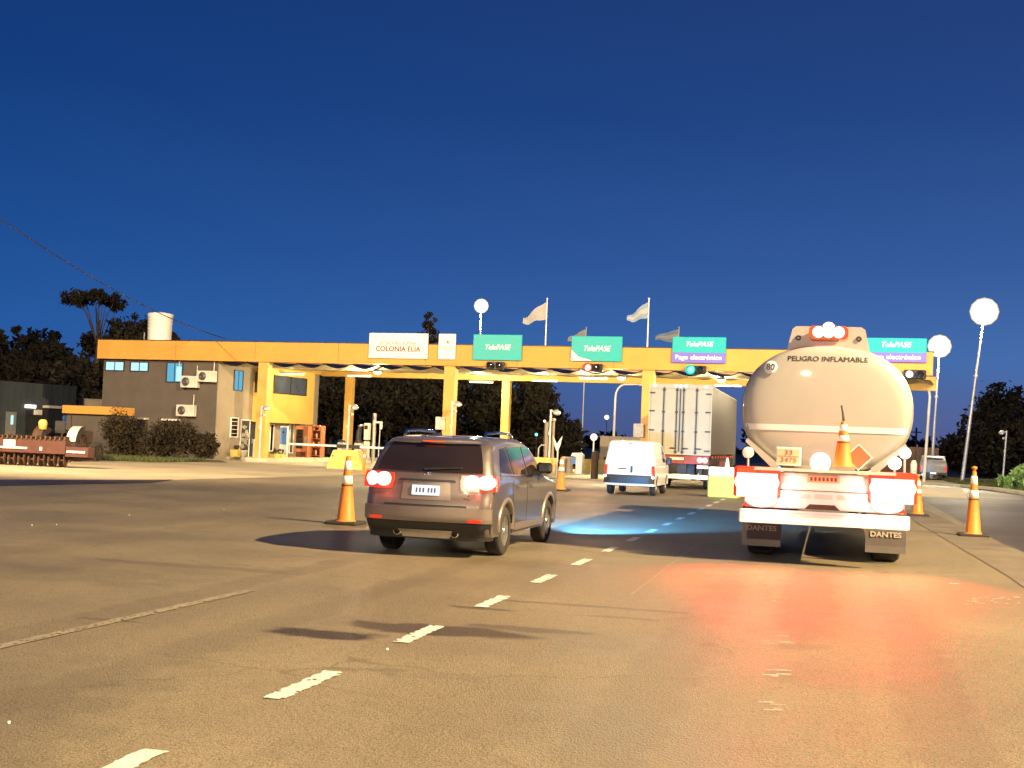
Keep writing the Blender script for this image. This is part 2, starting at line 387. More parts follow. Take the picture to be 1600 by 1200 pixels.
# lane line dashes: short white dashes 1 m long every 2.45 m
y = 2.6
b = MB()
while y < 46:
    L_ = 1.02 if y < 30 else 1.3; nx, ny = 5, 26; xa = -3.395; wd = .14
    ox = [random.uniform(-.012, .012) for _ in range(ny+1)]
    for j in range(ny):
        for i in range(nx):
            edge = i in (0, nx-1) or j in (0, ny-1)
            if y < 20 and random.random() < (.07 if edge else .015): continue
            x0 = xa+wd*i/nx; x1 = x0+wd/nx; y0 = y+L_*j/ny; y1 = y0+L_/ny
            b.add([(x0+ox[j], y0, .008), (x1+ox[j], y0, .008), (x1+ox[j+1], y1, .008), (x0+ox[j+1], y1, .008)], [(0, 1, 2, 3)])
    y += 2.45
struct(b.build('lane_marking', 'road_paint', fix=False))
b = MB()
for (x0, y0, x1, y1, w, dr) in [(-5.97, 7.6, -5.86, 12.4, .12, .12), (-2.12, 14.3, -2.18, 22.0, .04, .3)]:
    q = int((y1-y0)/.035)
    for k in range(q):
        for i in range(5):
            if random.random() < dr: continue
            xx = x0+(x1-x0)*k/q+w*i/5; yy = y0+(y1-y0)*k/q
            b.add([(xx, yy, .008), (xx+w/5, yy, .008), (xx+w/5, yy+.035, .008), (xx, yy+.035, .008)], [(0, 1, 2, 3)])
struct(b.build('worn_lane_line', 'worn_paint', fix=False))
# chalk-like paint scribbles on the right and small road studs
b = MB()
for k in range(26):
    p = gp(random.uniform(1508, 1592), 938 + random.uniform(-4, 8)); a = random.uniform(-.5, .5); l = random.uniform(.02, .06)
    b.box((p.x, p.y, .011), (l, .014, .003), rz=a)
p = gp(1491, 913); b.box((p.x, p.y, .011), (.13, .05, .003), rz=.1)
for (px, py, n) in [(1212, 1000, 5), (1207, 1052, 8), (1200, 1105, 5)]:
    for k in range(n):
        p = gp(px + random.uniform(-20, 22), py + random.uniform(-7, 7)); b.box((p.x, p.y, .009), (random.uniform(.05, .14), .008, .002), rz=.25)
struct(b.build('paint_scribble', 'road_paint'))
b = MB()
for (px, py) in [(202, 805), (88, 820), (50, 821), (350, 796), (605, 1015), (14, 1130), (1210, 940)]:
    p = gp(px, py); r_ = random.uniform(.008, .013)
    b.box((p.x, p.y, .006), (r_*1.6, r_, .012), rz=random.uniform(0, 3))
struct(b.build('road_grit', 'cone_band'))

# kerb and verge on the right
kp = [gp(1396, 755), gp(1440, 757), gp(1500, 761), gp(1550, 766), gp(1600, 774), gp(1700, 792)]
b = MB()
for i in range(len(kp)-1):
    a, c = kp[i], kp[i+1]; d = (c-a).normalized(); n = Vector((-d.y, d.x, 0))
    if n.y < 0: n = -n
    w = .55
    V = [a, c, c+n*w, a+n*w]
    b.add([(q.x, q.y, 0) for q in V] + [(q.x, q.y, .15) for q in V], [(0, 1, 5, 4), (4, 5, 6, 7), (3, 2, 6, 7)])
struct(b.build('kerb', 'pale_concrete', fix=True))
flat('right_verge', [(p.x+.2, p.y+.5) for p in kp] + [(60, kp[-1].y), (60, 160), (7.5, 160)], .10, 'verge_surface')
flat('left_verge', [(-28.5, 57.5), (-30.5, 60.8), (-41, 62), (-70, 66), (-70, 44), (-46, 42), (-37, 46.5), (-34.5, 50)], .02, 'verge_surface')

# ------------------------------------------------------------------ foliage
def leaves(mb_name, m, parent, blobs, n, size, seed, squash=1.0, droop=0.0, sub=26):
    rng = np.random.default_rng(seed)
    bl = np.array(blobs, float)                      # x y z r
    w = bl[:, 3]**2; w /= w.sum()
    # clumps inside the blobs, then leaves in the clumps
    nc = max(6, n//sub); idx = rng.choice(len(bl), nc, p=w)
    d = rng.normal(size=(nc, 3)); d /= np.linalg.norm(d, axis=1)[:, None]
    rad = bl[idx, 3]*rng.uniform(.35, 1.05, nc)
    cc = bl[idx, :3] + d*rad[:, None]*np.array([1, 1, squash])
    cr = bl[idx, 3]*rng.uniform(.22, .5, nc)
    li = rng.integers(0, nc, n)
    q = rng.normal(size=(n, 3)); q /= np.linalg.norm(q, axis=1)[:, None]
    c = cc[li] + q*(cr[li]*rng.uniform(.2, 1.15, n))[:, None]
    c[:, 2] -= droop*rng.uniform(0, 1, n)
    a = rng.normal(size=(n, 3)); a /= np.linalg.norm(a, axis=1)[:, None]
    b = np.cross(a, rng.normal(size=(n, 3))); b /= np.linalg.norm(b, axis=1)[:, None]
    s = size*rng.uniform(.5, 1.5, n)[:, None]
    V = np.stack([c-a*s, c-b*s*.45, c+a*s, c+b*s*.45], 1).reshape(-1, 3)
    me = bpy.data.meshes.new(mb_name)
    me.vertices.add(4*n); me.vertices.foreach_set('co', V.ravel())
    me.loops.add(4*n); me.loops.foreach_set('vertex_index', np.arange(4*n))
    me.polygons.add(n); me.polygons.foreach_set('loop_start', np.arange(0, 4*n, 4)); me.polygons.foreach_set('loop_total', np.full(n, 4))
    me.materials.append(M[m]); me.update(calc_edges=True)
    o = bpy.data.objects.new(mb_name, me); COL.objects.link(o); o.parent = parent
    return o
def tree(name, label, base, H, spread, crown_lo, seed, n=5000, leaf=.22, m='leaf_dark', nb=9, form='round', group=None, lean=0.0):
    rnd = random.Random(seed)
    t = thing(name, label, 'tree', base, 0, group)
    blobs = []
    for k in range(nb):
        f = (k+.5)/nb
        if form == 'cone':
            z = crown_lo*H + (1-crown_lo)*H*f*.97; rr_ = spread*(1-f)*.75+.75
            a = k*2.4; rad = rr_*.35
            blobs.append((math.cos(a)*rad, math.sin(a)*rad, z, rr_*.75))
        elif form == 'umbrella':
            a = k*2.4+rnd.random(); rad = spread*math.sqrt(f)*.9
            blobs.append((math.cos(a)*rad+lean-.3, math.sin(a)*rad, H*(.93+.05*rnd.random())-rad*.16, spread*.30))
        else:
            z = crown_lo*H + (1-crown_lo)*H*(.12+.76*f); a = k*2.4+rnd.random()
            prof = math.sin(math.pi*(.15+.75*f))**.7
            rad = spread*prof*rnd.uniform(.35, .75)
            blobs.append((math.cos(a)*rad+lean*f, math.sin(a)*rad, z, spread*rnd.uniform(.36, .56)*max(.5, prof)))
    b = MB(); top = Vector((lean, 0, H*.8)); r0 = .028*H+.05
    b.tube([(0, 0, -.1), (lean*.2, 0.05, H*.25), (lean*.5, -.05, H*.5), tuple(top)], [r0, r0*.8, r0*.55, r0*.18], 8)
    for bx in blobs:
        z0 = min(bx[2]*.75, H*.7); s0 = Vector((lean*z0/H, 0, z0*.9))
        e = Vector(bx[:3]); mid = (s0+e)/2 + Vector((0, 0, .08*H*rnd.random()))
        b.tube([s0, mid, e], [r0*(.35 if form != 'umbrella' else .16), r0*(.22 if form != 'umbrella' else .10), r0*.05], 5, caps=False)
    b.build('trunk', 'bark', t)
    leaves('crown', m, t, blobs, n, leaf, seed, squash=.7 if form == 'umbrella' else 1.0)
    return t
def bush(label, base, w, h, d, seed, n=2500, leaf=.09, m='leaf_bush', name='bush', group=None, rz=0.0):
    rnd = random.Random(seed); t = thing(name, label, 'bush', base, rz, group)
    blobs = []
    for k in range(max(4, int(w*3))):
        r_ = rnd.uniform(.28, .42)*h
        blobs.append((rnd.uniform(-w/2+r_*.6, w/2-r_*.6), rnd.uniform(-d/2, d/2)*.6, rnd.uniform(r_*.7, h-r_*.8), r_))
    b = MB()
    for bx in blobs: b.tube([(bx[0]*.6, bx[1]*.6, -.05), (bx[0]*.9, bx[1], bx[2]*.5), bx[:3]], [.035, .025, .01], 5, caps=False)
    b.build('stem', 'bark', t)
    leaves('foliage', m, t, blobs, n, leaf, seed)
    return t
def tpx(px, top_py, Y):
    p = at(px, top_py, Y); return (p.x, Y, 0), p.z
G1 = 'trees behind the toll office'
for i, (px, ty, Y, sp_, form, lab, n, lf) in enumerate([
    (15, 498, 92, 3.2, 'round', 'dark tree at the far left edge with a narrow broken top', 4500, .26),
    (62, 512, 96, 4.0, 'round', 'dark tree second from the left edge with a low rounded top', 5500, .26),
    (118, 520, 90, 3.6, 'round', 'dark tree below the flat-topped one, its crown lost in the mass', 5000, .24),
    (205, 484, 88, 3.6, 'round', 'tallest dense dark tree just left of the white water tank', 14000, .18),
    (255, 492, 94, 3.2, 'round', 'dark tree showing behind and right of the white water tank', 5000, .22),
    (45, 560, 84, 3.8, 'round', 'lower dark tree over the roof of the blue grey shed', 5000, .24),
    (140, 560, 82, 3.4, 'round', 'lower dark tree between the blue grey shed and the toll office', 5000, .22)]):
    base, H = tpx(px, ty, Y)
    tree('dark_tree', lab, base, H, sp_, .18, 20+i, n=n, leaf=lf, form=form, group=G1)
base, H = tpx(158, 452, 86)
tree('flat_topped_tree', 'thin tree with a flat umbrella crown standing above the other dark trees', base, H, 2.3, .8, 41, n=3600, leaf=.14, form='umbrella', nb=11)
base, H = tpx(672, 490, 96); tree('conifer', 'dark conifer whose tip rises above the roof behind the COLONIA ELIA sign', base, H, 2.6, .2, 51, n=12000, leaf=.17, form='cone', nb=16)
G2 = 'dark trees seen under the canopy'
for i, (px, ty, Y, sp_, form, lab, n) in enumerate([
    (430, 527, 100, 3.0, 'round', 'tree whose tip just shows over the orange fascia left of the signs', 4500),
    (520, 560, 96, 3.6, 'round', 'dark tree under the canopy right of the toll office wall', 11000),
    (590, 556, 98, 3.6, 'round', 'dark tree under the canopy right of the first slim rear column', 11000),
    (655, 560, 94, 3.4, 'round', 'dark tree under the canopy behind the roof of the grey car', 11000),
    (735, 552, 98, 3.8, 'round', 'dark tree under the canopy behind the lamp post and second front column', 11000),
    (800, 556, 96, 3.4, 'round', 'dark tree under the canopy behind the second rear column', 11000),
    (850, 585, 92, 2.6, 'cone', 'pine with ragged boughs at the right end of the trees under the canopy', 11000),
    (880, 655, 90, 2.0, 'round', 'low dark tree at the foot of the ragged pine', 3000)]):
    base, H = tpx(px, ty, Y)
    tree('dark_tree', lab, base, H, sp_, .06, 60+i, n=n, leaf=.20, form=form, group=G2, nb=12)
for i, (px, ty, Y, sp_, lab, n) in enumerate([
    (1590, 606, 112, 5.2, 'large dark tree at the right edge of the photo', 12000),
    (1535, 668, 118, 3.2, 'smaller dark tree left of the large one at the right edge', 6000)]):
    base, H = tpx(px, ty, Y)
    tree('dark_tree', lab, base, H, sp_, .04, 80+i, n=n, leaf=.24, nb=16)
# distant treeline (one mass)
rng = random.Random(5); blobs = []
for k in range(150):
    X = -260 + k*4.2; r_ = rng.uniform(3.0, 6.0)
    blobs.append((X, 420+rng.uniform(-25, 25) + (0 if X < 50 else -X*.4), r_*.25, r_))
far = leaves('distant_woods', 'leaf_dark', None, blobs, 30000, 1.1, 9)
tag(far, 'low dark line of woods along the horizon', 'woods', kind='stuff')
blobs = [(24+k*3.2, 210+rng.uniform(-10, 10), 1.2, rng.uniform(2.2, 3.6)) for k in range(26)]
far = leaves('distant_scrub', 'leaf_dark', None, blobs, 14000, .5, 10)
tag(far, 'dark scrub along the right verge beyond the parked pickup', 'scrub', kind='stuff')

# hedge in front of the toll office and grass
for i, (px0, px1, ty, Y, lab, m) in enumerate([
    (170, 248, 645, 57.5, 'dark bush at the left of the hedge by the toll office', 'leaf_bush'),
    (232, 302, 655, 58.0, 'reddish dark bush in the middle of the hedge under the wall air conditioner', 'leaf_bush'),
    (292, 332, 680, 58.6, 'lower dark bush at the right end of the hedge by the building corner', 'leaf_bush')]):
    a, c = at(px0, 700, Y), at(px1, 700, Y); z = at((px0+px1)/2, ty, Y).z
    bush(lab, ((a.x+c.x)/2, Y, 0), c.x-a.x, z, 1.4, 90+i, n=9000, leaf=.065, m=m, group='bushes in front of the toll office')
a = at(1588, 715, 74)
bush('bright green leafy bush lit by the lamps at the right edge', (a.x+.3, 74, .08), 2.3, 1.75, 1.5, 97, n=900, leaf=.24, m='leaf_bright')
def grass(name, label, areas, n, h, m, seed):
    rng = np.random.default_rng(seed); V = []
    for (x0, x1, y0, y1, k, zz) in areas:
        q = int(n*k); x = rng.uniform(x0, x1, q); y_ = rng.uniform(y0, y1, q)
        a = rng.uniform(0, 6.28, q); hh = h*rng.uniform(.4, 1.4, q); w = .02+.02*rng.random(q)
        dx, dy = np.cos(a)*w, np.sin(a)*w; lx, ly = rng.normal(0, .05, q), rng.normal(0, .05, q); z = np.full(q, zz)
        V.append(np.stack([np.stack([x-dx, y_-dy, z], 1), np.stack([x+dx, y_+dy, z], 1), np.stack([x+lx, y_+ly, z+hh], 1)], 1).reshape(-1, 3))
    V = np.concatenate(V); q = len(V)//3; me = bpy.data.meshes.new(name)
    me.vertices.add(3*q); me.vertices.foreach_set('co', V.ravel()); me.loops.add(3*q); me.loops.foreach_set('vertex_index', np.arange(3*q))
    me.polygons.add(q); me.polygons.foreach_set('loop_start', np.arange(0, 3*q, 3)); me.polygons.foreach_set('loop_total', np.full(q, 3))
    me.materials.append(M[m]); me.update(calc_edges=True)
    o = bpy.data.objects.new(name, me); COL.objects.link(o); tag(o, label, 'grass', kind='stuff')
grass('grass', 'rough grass in front of the toll office hedge', [(-37, -29.5, 52, 57.5, .7, .02), (-46, -36, 48, 60, .3, .02)], 9000, .16, 'grass', 3)
grass('grass', 'grass on the right verge behind the pale kerb', [(7.5, 12, 78, 96, .6, .1), (9.5, 20, 66, 80, .4, .1)], 9000, .16, 'grass', 4)

# ------------------------------------------------------------------ toll canopy
HB0, HB1 = 5.28, 6.32
canopy = thing('toll_canopy', 'long orange and yellow toll canopy spanning all the lanes', 'toll canopy', K(0, 0), KA)
b = MB(); b.b2((-19.65, -.35, HB0), (24.5, .12, HB1)); b.cur = 1; b.b2((-19.7, -.38, HB1), (24.55, .16, HB1+.04)); b.build('front_beam', ['orange_wall', 'dark_metal'], canopy)
b = MB(); b.b2((-12.1, 11.85, 5.2), (24.5, 12.35, 5.95)); b.build('rear_beam', 'yellow_wall', canopy)
for k in range(9): MB().b2((-14.6+k*4.9, -.353, HB0+.01), (-14.585+k*4.9, -.3505, HB1-.01)).build('panel_joint', 'machine_rust', canopy)
for u in (-9.23, 1.40, 11.60, 21.9):
    MB().b2((u-.28, -.42 if False else -.24, .2), (u+.28, .24, HB0)).build('front_column', 'yellow_wall', canopy)
for u in (-10.16, .19, 10.5, 20.8):
    MB().b2((u-.24, 11.9, .01), (u+.24, 12.3, 5.2)).build('rear_column', 'yellow_wall', canopy)
rows = []; n = 380                                   # big-wave roof sheet
for v, dz in ((.13, 0), (11.84, .45)):
    rows.append([(-12.0 + 36.4*i/n, v, 5.24+dz - .20*abs(math.sin(math.pi*i/n*36.4/1.55))) for i in range(n+1)])
b = MB(); b.sheet(rows); b.sheet([[(x, y_, z+.05) for x, y_, z in r] for r in rows]); b.build('roof_sheet', 'roof_sheet', canopy)
def canopy_light(label, u, v, kind, w=0.0):
    t = thing('canopy_light', label, 'ceiling light', K(u, v, 4.98), KA, 'lights under the toll canopy')
    if kind == 'bowl':
        MB().lathe((0, 0, 0), [(.001, .10), (.12, .10), (.20, .03), (.24, -.02)], n=18).build('housing', 'grey_metal', t)
        MB().lathe((0, 0, -.03), [(.22, .0), (.19, -.08), (.11, -.14), (.001, -.16)], n=18).build('lens', 'lamp_small', t)
    else:
        MB().b2((-.75, -.11, .0), (.75, .11, .07)).build('housing', 'dirty_white', t)
        MB().b2((-.7, -.07, -.05), (.7, .07, -.003)).build('tube', 'tube_light', t)
    if w:
        l = bpy.data.lights.new('canopy_lamp', 'POINT'); l.energy = w*1.0; l.color = (1, .82, .46); l.shadow_soft_size = .15
        s = bpy.data.objects.new('canopy_lamp', l); COL.objects.link(s); s.parent = t; s.location = (0, 0, -.38)
    return t
for (u, v, k, w, lab) in [
    (-10.6, 5.5, 'tube', 40, 'tube light at the canopy end beside the yellow bay'),
    (-3.1, .9, 'bowl', 950, 'bright bowl light under the white COLONIA ELIA sign'),
    (-6.6, 6.0, 'tube', 1200, 'tube light left of the white COLONIA ELIA sign'),
    (-.6, 9.8, 'tube', 850, 'tube light beside the second front column'),
    (4.3, 6.5, 'tube', 850, 'tube light behind the unlit signal'),
    (8.0, 3.0, 'tube', 800, 'tube light behind the red signal'),
    (10.0, .9, 'bowl', 800, 'bright bowl light right of the red signal'),
    (14.9, .9, 'bowl', 800, 'bright bowl light right of the green signal'),
    (14.2, 7.0, 'tube', 800, 'tube light above the white trailer'),
    (19.3, 5.0, 'tube', 800, 'tube light above the tanker lane')]:
    canopy_light(lab, u, v, k, w)

# signs on the beam
def sign(name, label, u0, u1, z0, z1, m, parts, group=None):
    t = thing(name, label, 'sign', K((u0+u1)/2, -.42, z0), KA, group)
    w = u1-u0; h = z1-z0
    MB().box((0, 0, h/2), (w, .08, h), bev=.03).build('panel', m, t)
    MB().b2((-w/2+.2, .04, h*.2), (-w/2+.28, .30, h*.3)).b2((w/2-.28, .04, h*.2), (w/2-.2, .30, h*.3)).build('bracket', 'dark_metal', t)
    for p in parts: p(t, w, h)
    return t
def T(body, fz, size, m, width, **k): return lambda t, w, h: text('lettering', body, size, m, t, (k.get('dx', 0), -.044, h*fz), shear=k.get('shear', 0), bold=k.get('bold', 0), width=width)
sign('station_sign', 'white ESTACION DE PEAJE COLONIA ELIA sign on the orange beam', -3.03, .25, 5.58, 6.87, 'sign_white',
     [T('ESTACION DE PEAJE', .60, .24, 'ink_grey', 2.0), T('COLONIA ELIA', .37, .36, 'ink_red', 2.5, bold=.008)])
def logo(t, w, h):
    b = MB()
    b.prism([(-.02, .78), (.02, .96), (.10, .90), (.10, .80), (.03, .74), (.06, .84), (.0, .82)], -.052, -.042); b.build('emblem', 'ink_grey', t)
    text('lettering', 'CAMINOS', .12, 'ink_grey', t, (0, -.044, .62), width=.62)
    MB().b2((-.3, -.05, .50), (.3, -.043, .52)).build('rule', 'ink_grey', t)
sign('emblem_sign', 'narrow white sign with small grey emblem between the station sign and the first green sign', .82, 1.75, 5.58, 6.87, 'sign_white', [logo])
GS = 'green toll tag signs on the beam'
TP = lambda fz, s=.36, w_=1.35: T('TelePASE', fz, s, 'ink_white', w_, shear=.25, bold=.004)
sign('toll_tag_sign', 'leftmost teal TelePASE sign, above the unlit signal', 2.68, 5.26, 5.58, 6.86, 'sign_teal', [TP(.5)], GS)
def torn(t, w, h):
    MB().prism([(-w/2+.02, .02), (-w/2+1.1, .02), (-w/2+.75, .12), (-w/2+.42, .2), (-w/2+.16, .42), (-w/2+.02, .55)], -.050, -.042).build('torn_corner', 'sign_white', t)
sign('toll_tag_sign', 'teal TelePASE sign with a torn white corner, above the red signal', 7.78, 10.33, 5.62, 6.84, 'sign_teal', [TP(.5), torn], GS)
def purple(dx):
    def f(t, w, h):
        MB().box((0, -.01, h*.20), (w-.004, .09, h*.40), bev=.02).build('purple_panel', 'sign_purple', t)
        text('lettering', 'Pago electrónico', .3, 'ink_white', t, (dx, -.06, h*.21), width=2.2, bold=.003)
    return f
sign('toll_tag_sign', 'teal and purple TelePASE Pago electrónico sign above the green signal', 12.75, 15.3, 5.63, 6.86, 'sign_teal', [TP(.72, .32, 1.3), purple(0)], GS)
sign('toll_tag_sign', 'teal and purple TelePASE Pago electrónico sign half hidden by the tanker', 21.55, 24.22, 5.83, 6.92, 'sign_teal', [TP(.72, .32, 1.3), purple(0)], GS)
def signal(label, u, lit, dark_side=1):
    t = thing('lane_signal', label, 'traffic light', K(u, -.52, 5.30), KA, 'signals under the green signs')
    MB().box((0, 0, 0), (.95, .22, .40), bev=.06).build('housing', 'black_plastic', t)
    for s in (-1, 1):
        on = lit and s == -dark_side
        MB().lathe((s*.23, -.11, 0), [(.17, 0), (.18, -.12), (.165, -.12), (.155, 0)], (0, 1, 0), 18).build('visor', 'black_plastic', t)
        MB().disc((s*.23, -.112, 0), .155, n=18, th=.01).build('lens', (lit if on else 'dark_glass'), t)
        if on and lit != 'lamp_small': MB().lathe((s*.23, -.235, 0), [(.172, .0), (.172, .006), (.235, .006), (.235, 0)], (0, -1, 0), 22).build('glare_ring', lit+'_ring', t)  # glowing ring added round the visor mouth as the signal's glare
    return t
signal('unlit black signal under the leftmost teal sign', 3.95, None)
s = signal('signal showing red under the torn teal sign', 8.95, 'signal_red')
signal('signal showing green under the teal and purple sign', 13.95, 'signal_green')
signal('signal showing white beside the tanker', 23.75, 'lamp_small')
for (u, c, p, r_) in [(13.75, (.02, 1, .75), 2600, .2), (8.75, (1, .12, .05), 700, .2)]:
    l = bpy.data.lights.new('signal_beam', 'SPOT'); l.energy = p; l.color = c; l.spot_size = R(120); l.spot_blend = .8; l.shadow_soft_size = r_
    o = bpy.data.objects.new('signal_beam', l); COL.objects.link(o); o.location = K(u, -.9, 5.3); o.rotation_euler = (R(78), 0, R(180)+R(10))
# flags
def flag(label, foot, topz, fw, fh, stripes, seed, droop=.5, rz=0.0):
    t = thing('flag', label, 'flag', foot, rz, 'flags above the toll canopy')
    H = topz-foot[2]
    MB().tube([(0, 0, 0), (0, 0, H)], [.05, .03], 8).lathe((0, 0, H), [(.03, 0), (.06, .04), (.03, .09), (.001, .1)], n=10).build('pole', 'white_paint', t)
    b = MB(); b.smooth = True; n, m_ = 16, 9; rows = []
    for j in range(m_+1):
        r = []
        for i in range(n+1):
            f = i/n; g_ = j/m_
            r.append((-f*fw, .10*math.sin(f*7+g_*1.5+seed)*f, H-.12-g_*fh*(1-.72*f**1.2)-droop*(f**1.15)*(1+.12*math.sin(9*f+seed))))
        rows.append(r)
    P = [q for r in rows for q in r]; k = n+1
    for j in range(m_):
        b.cur = (0 if (not stripes or 3 <= j < 6) else 1)
        F = [(j*k+i, j*k+i+1, j*k+k+i+1, j*k+k+i) for i in range(n)]
        idx = sorted({q for f in F for q in f}); mp_ = {q: w for w, q in enumerate(idx)}
        b.add([P[q] for q in idx], [tuple(mp_[q] for q in f) for f in F])
    b.build('cloth', ['flag_white', 'flag_blue'], t, fix=False)
    return t
def kz(px, py, v): return kat(px, py, v)
u, z = kat(855, 468, 5); flag('plain white flag on the roof between the first two green signs', K(u, 5, 5.7), z, 1.30, .95, False, 1, .95)
u, z = kat(1014, 468, 5); flag('pale blue and white striped flag on the roof left of the green and purple sign', K(u, 5, 5.7), z, 1.12, .85, True, 2, .85)
p = at(916, 512, 104); flag('small white flag just showing above the torn teal sign', (p.x, 104, 0), p.z, 1.5, 1.1, False, 3, .8)
p = at(1061, 512, 104); flag('low pale flag behind the left edge of the green and purple sign', (p.x, 104, 0), p.z, 1.9, 1.1, True, 4, .6)

# ------------------------------------------------------------------ toll office
office = thing('toll_office', 'two storey dark grey toll office at the left end of the canopy', 'building', K(-19.45, 0), KA)
UW = 7.35; DW = 11.6
b = MB(); b.b2((0, .02, 0), (UW-.02, DW, 5.26)); b.build('wall', 'grey_wall', office)
b = MB(); b.b2((UW-.018, .03, 0), (UW+.03, DW+.02, 5.25)); b.build('side_wall', 'tan_wall', office)
b = MB(); b.b2((-.02, .14, 5.262), (UW, DW+.1, 6.28)); b.cur = 1; b.b2((UW+.002, .14, 5.262), (UW+.05, 11.8, 6.2)); b.build('upper_fascia', ['orange_wall', 'yellow_wall'], office)
u1 = kat(414, 600, 3.7)[0]+19.45
b = MB(); b.b2((UW+.035, 3.7, 2.12), (u1+.02, 9.6, 5.25)); b.build('bay', 'yellow_wall', office)
def win(parent, c, w, h, axis, m='glass_pane', fr='dark_metal', mull=1, name='window', bars=0):
    # axis 'f': in a front wall (normal -y); 's': in a side wall (normal +x)
    x, y_, z = c
    b = MB(); g = MB(); t = .05
    def bb(mb, a0, a1, z0, z1, d0, d1):
        if axis == 'f': mb.b2((x+a0, y_-d1, z+z0), (x+a1, y_-d0, z+z1))
        else: mb.b2((x+d0, y_+a0, z+z0), (x+d1, y_+a1, z+z1))
    for a0, a1, z0, z1 in ((-w/2, w/2, h/2-t, h/2), (-w/2, w/2, -h/2, -h/2+t), (-w/2, -w/2+t, -h/2+t, h/2-t), (w/2-t, w/2, -h/2+t, h/2-t)): bb(b, a0, a1, z0, z1, 0, .06)
    for k in range(mull):
        q = -w/2 + w*(k+1)/(mull+1); bb(b, q-t*.4, q+t*.4, -h/2+t, h/2-t, 0, .05)
    for k in range(bars):
        q = -h/2 + h*(k+1)/(bars+1); bb(b, -w/2+t, w/2-t, q-.012, q+.012, .05, .07)
    bb(g, -w/2+t*.9, w/2-t*.9, -h/2+t*.9, h/2-t*.9, .005, .02)
    f = b.build(name, fr, parent); g.build('pane', m, f); return f
def fpx(x0, y0, x1, y1, v=0.0):
    u0, z1 = kat(x0, y0, v); u1_, z0 = kat(x1, y1, v); return ((u0+u1_)/2+19.45, v+.02, (z0+z1)/2), u1_-u0, z1-z0
for (a, bb_, c_, d_, m) in [(165, 564, 194, 580, 'window_light'), (204, 565, 232, 581, 'window_light'), (261, 566, 285, 598, 'window_cyan')]:
    c, w, h = fpx(a, bb_, c_, d_); win(office, c, w, h, 'f', m)
# pale thing in the third window
c, w, h = fpx(274, 575, 284, 596); MB().b2((c[0]-.15, -.012, c[2]-.35), (c[0]+.18, -.004, c[2]+.45)).build('window_blind', 'window_light', office)
for (a, bb_, c_, d_) in [(206, 651, 232, 657), (254, 653, 283, 659)]:
    c, w, h = fpx(a, bb_, c_, d_); MB().b2((c[0]-w/2, -.30, c[2]-.05), (c[0]+w/2, .018, c[2]+.05)).build('window_hood', 'dirty_white', office)
    win(office, (c[0], .02, c[2]-.75), w*.9, 1.1, 'f')
def vpx(px):   # depth along the side wall for a pixel column
    lo, hi = -1., 30.
    for _ in range(40):
        m_ = (lo+hi)/2; q = CM.transposed() @ (K(-12.07, m_, 1.5)-Vector((0, 0, CAM_H))); x = 800+FPX*q.x/-q.z
        if x < px: lo = m_
        else: hi = m_
    return lo
def side_win(x0, x1, zc, h, m='glass_pane', fr='dark_metal', mull=1, name='window', bars=0):
    a, c = vpx(x0), vpx(x1); return win(office, (UW+.03, (a+c)/2, zc), c-a, h, 's', m, fr, mull, name, bars)
side_win(361, 375, 4.35, 1.15, 'window_cyan')
side_win(359, 371, 1.75, 1.1, 'dark_glass', 'white_paint', 0, bars=4)
d = side_win(375, 403, 1.12, 2.2, 'glass_pane', 'white_paint', 1, 'door')
MB().b2((UW+.10, vpx(392), .9), (UW+.13, vpx(392)+.08, 1.15)).build('handle', 'grey_metal', d)
side_win(421, 427, 1.25, 1.6, 'dark_glass', 'white_paint', 0)
side_win(452, 458, 1.3, 1.9, 'glass_pane', 'white_paint', 0)
f = win(office, ((UW+u1)/2, 3.7, 4.35), (u1-UW)*.62, 1.15, 'f')
win(office, (u1+.02, 6.6, 4.32), 3.9, 1.05, 's')
MB().b2((4.9, -.05, 5.0), (4.95, .015, 5.26)).build('pipe', 'dirty_white', office)
# door step
MB().b2((UW+.04, 1.2, .012), (UW+2.2, 9.5, .14)).build('door_step', 'pale_concrete', office)
# air conditioners
def aircon(label, x0, y0, x1, y1):
    u0, z1 = kat(x0, y0, -.3); u1_, z0 = kat(x1, y1, -.3)
    w, h = u1_-u0, z1-z0
    t = thing('air_conditioner', label, 'air conditioner', K((u0+u1_)/2, -.2, z0), KA, 'air conditioners on the office wall')
    MB().box((0, 0, h/2), (w, .32, h), bev=.03).build('casing', 'dirty_white', t)
    b = MB(); b.lathe((-w*.18, -.162, h/2), [(.001, 0), (h*.38, 0), (h*.38, .02), (.001, .022)], (0, -1, 0), 20); b.build('fan_grille', 'black_plastic', t)
    b = MB()
    for k in range(4): b.lathe((-w*.18, -.186, h/2), [(h*(.10+.08*k), 0), (h*(.115+.08*k), .004), (h*(.12+.08*k), 0)], (0, -1, 0), 20)
    b.build('guard', 'grey_metal', t)
    MB().b2((-w*.4, -.1, -.06), (-w*.34, .22, .0)).b2((w*.34, -.1, -.06), (w*.4, .22, .0)).build('bracket', 'dark_metal', t)
    MB().tube([(w*.3, .13, h*.9), (w*.3, .15, h*1.4), (w*.3, .15, h*1.9)], .03, 6).build('pipe', 'dirty_white', t)
aircon('air conditioner beside the third lit window, lower of the two touching', 283, 587, 308, 606)
aircon('air conditioner nearest the building corner, under the fascia', 309, 579, 335, 597)
aircon('lowest air conditioner, above the hedge', 276, 632, 303, 651)
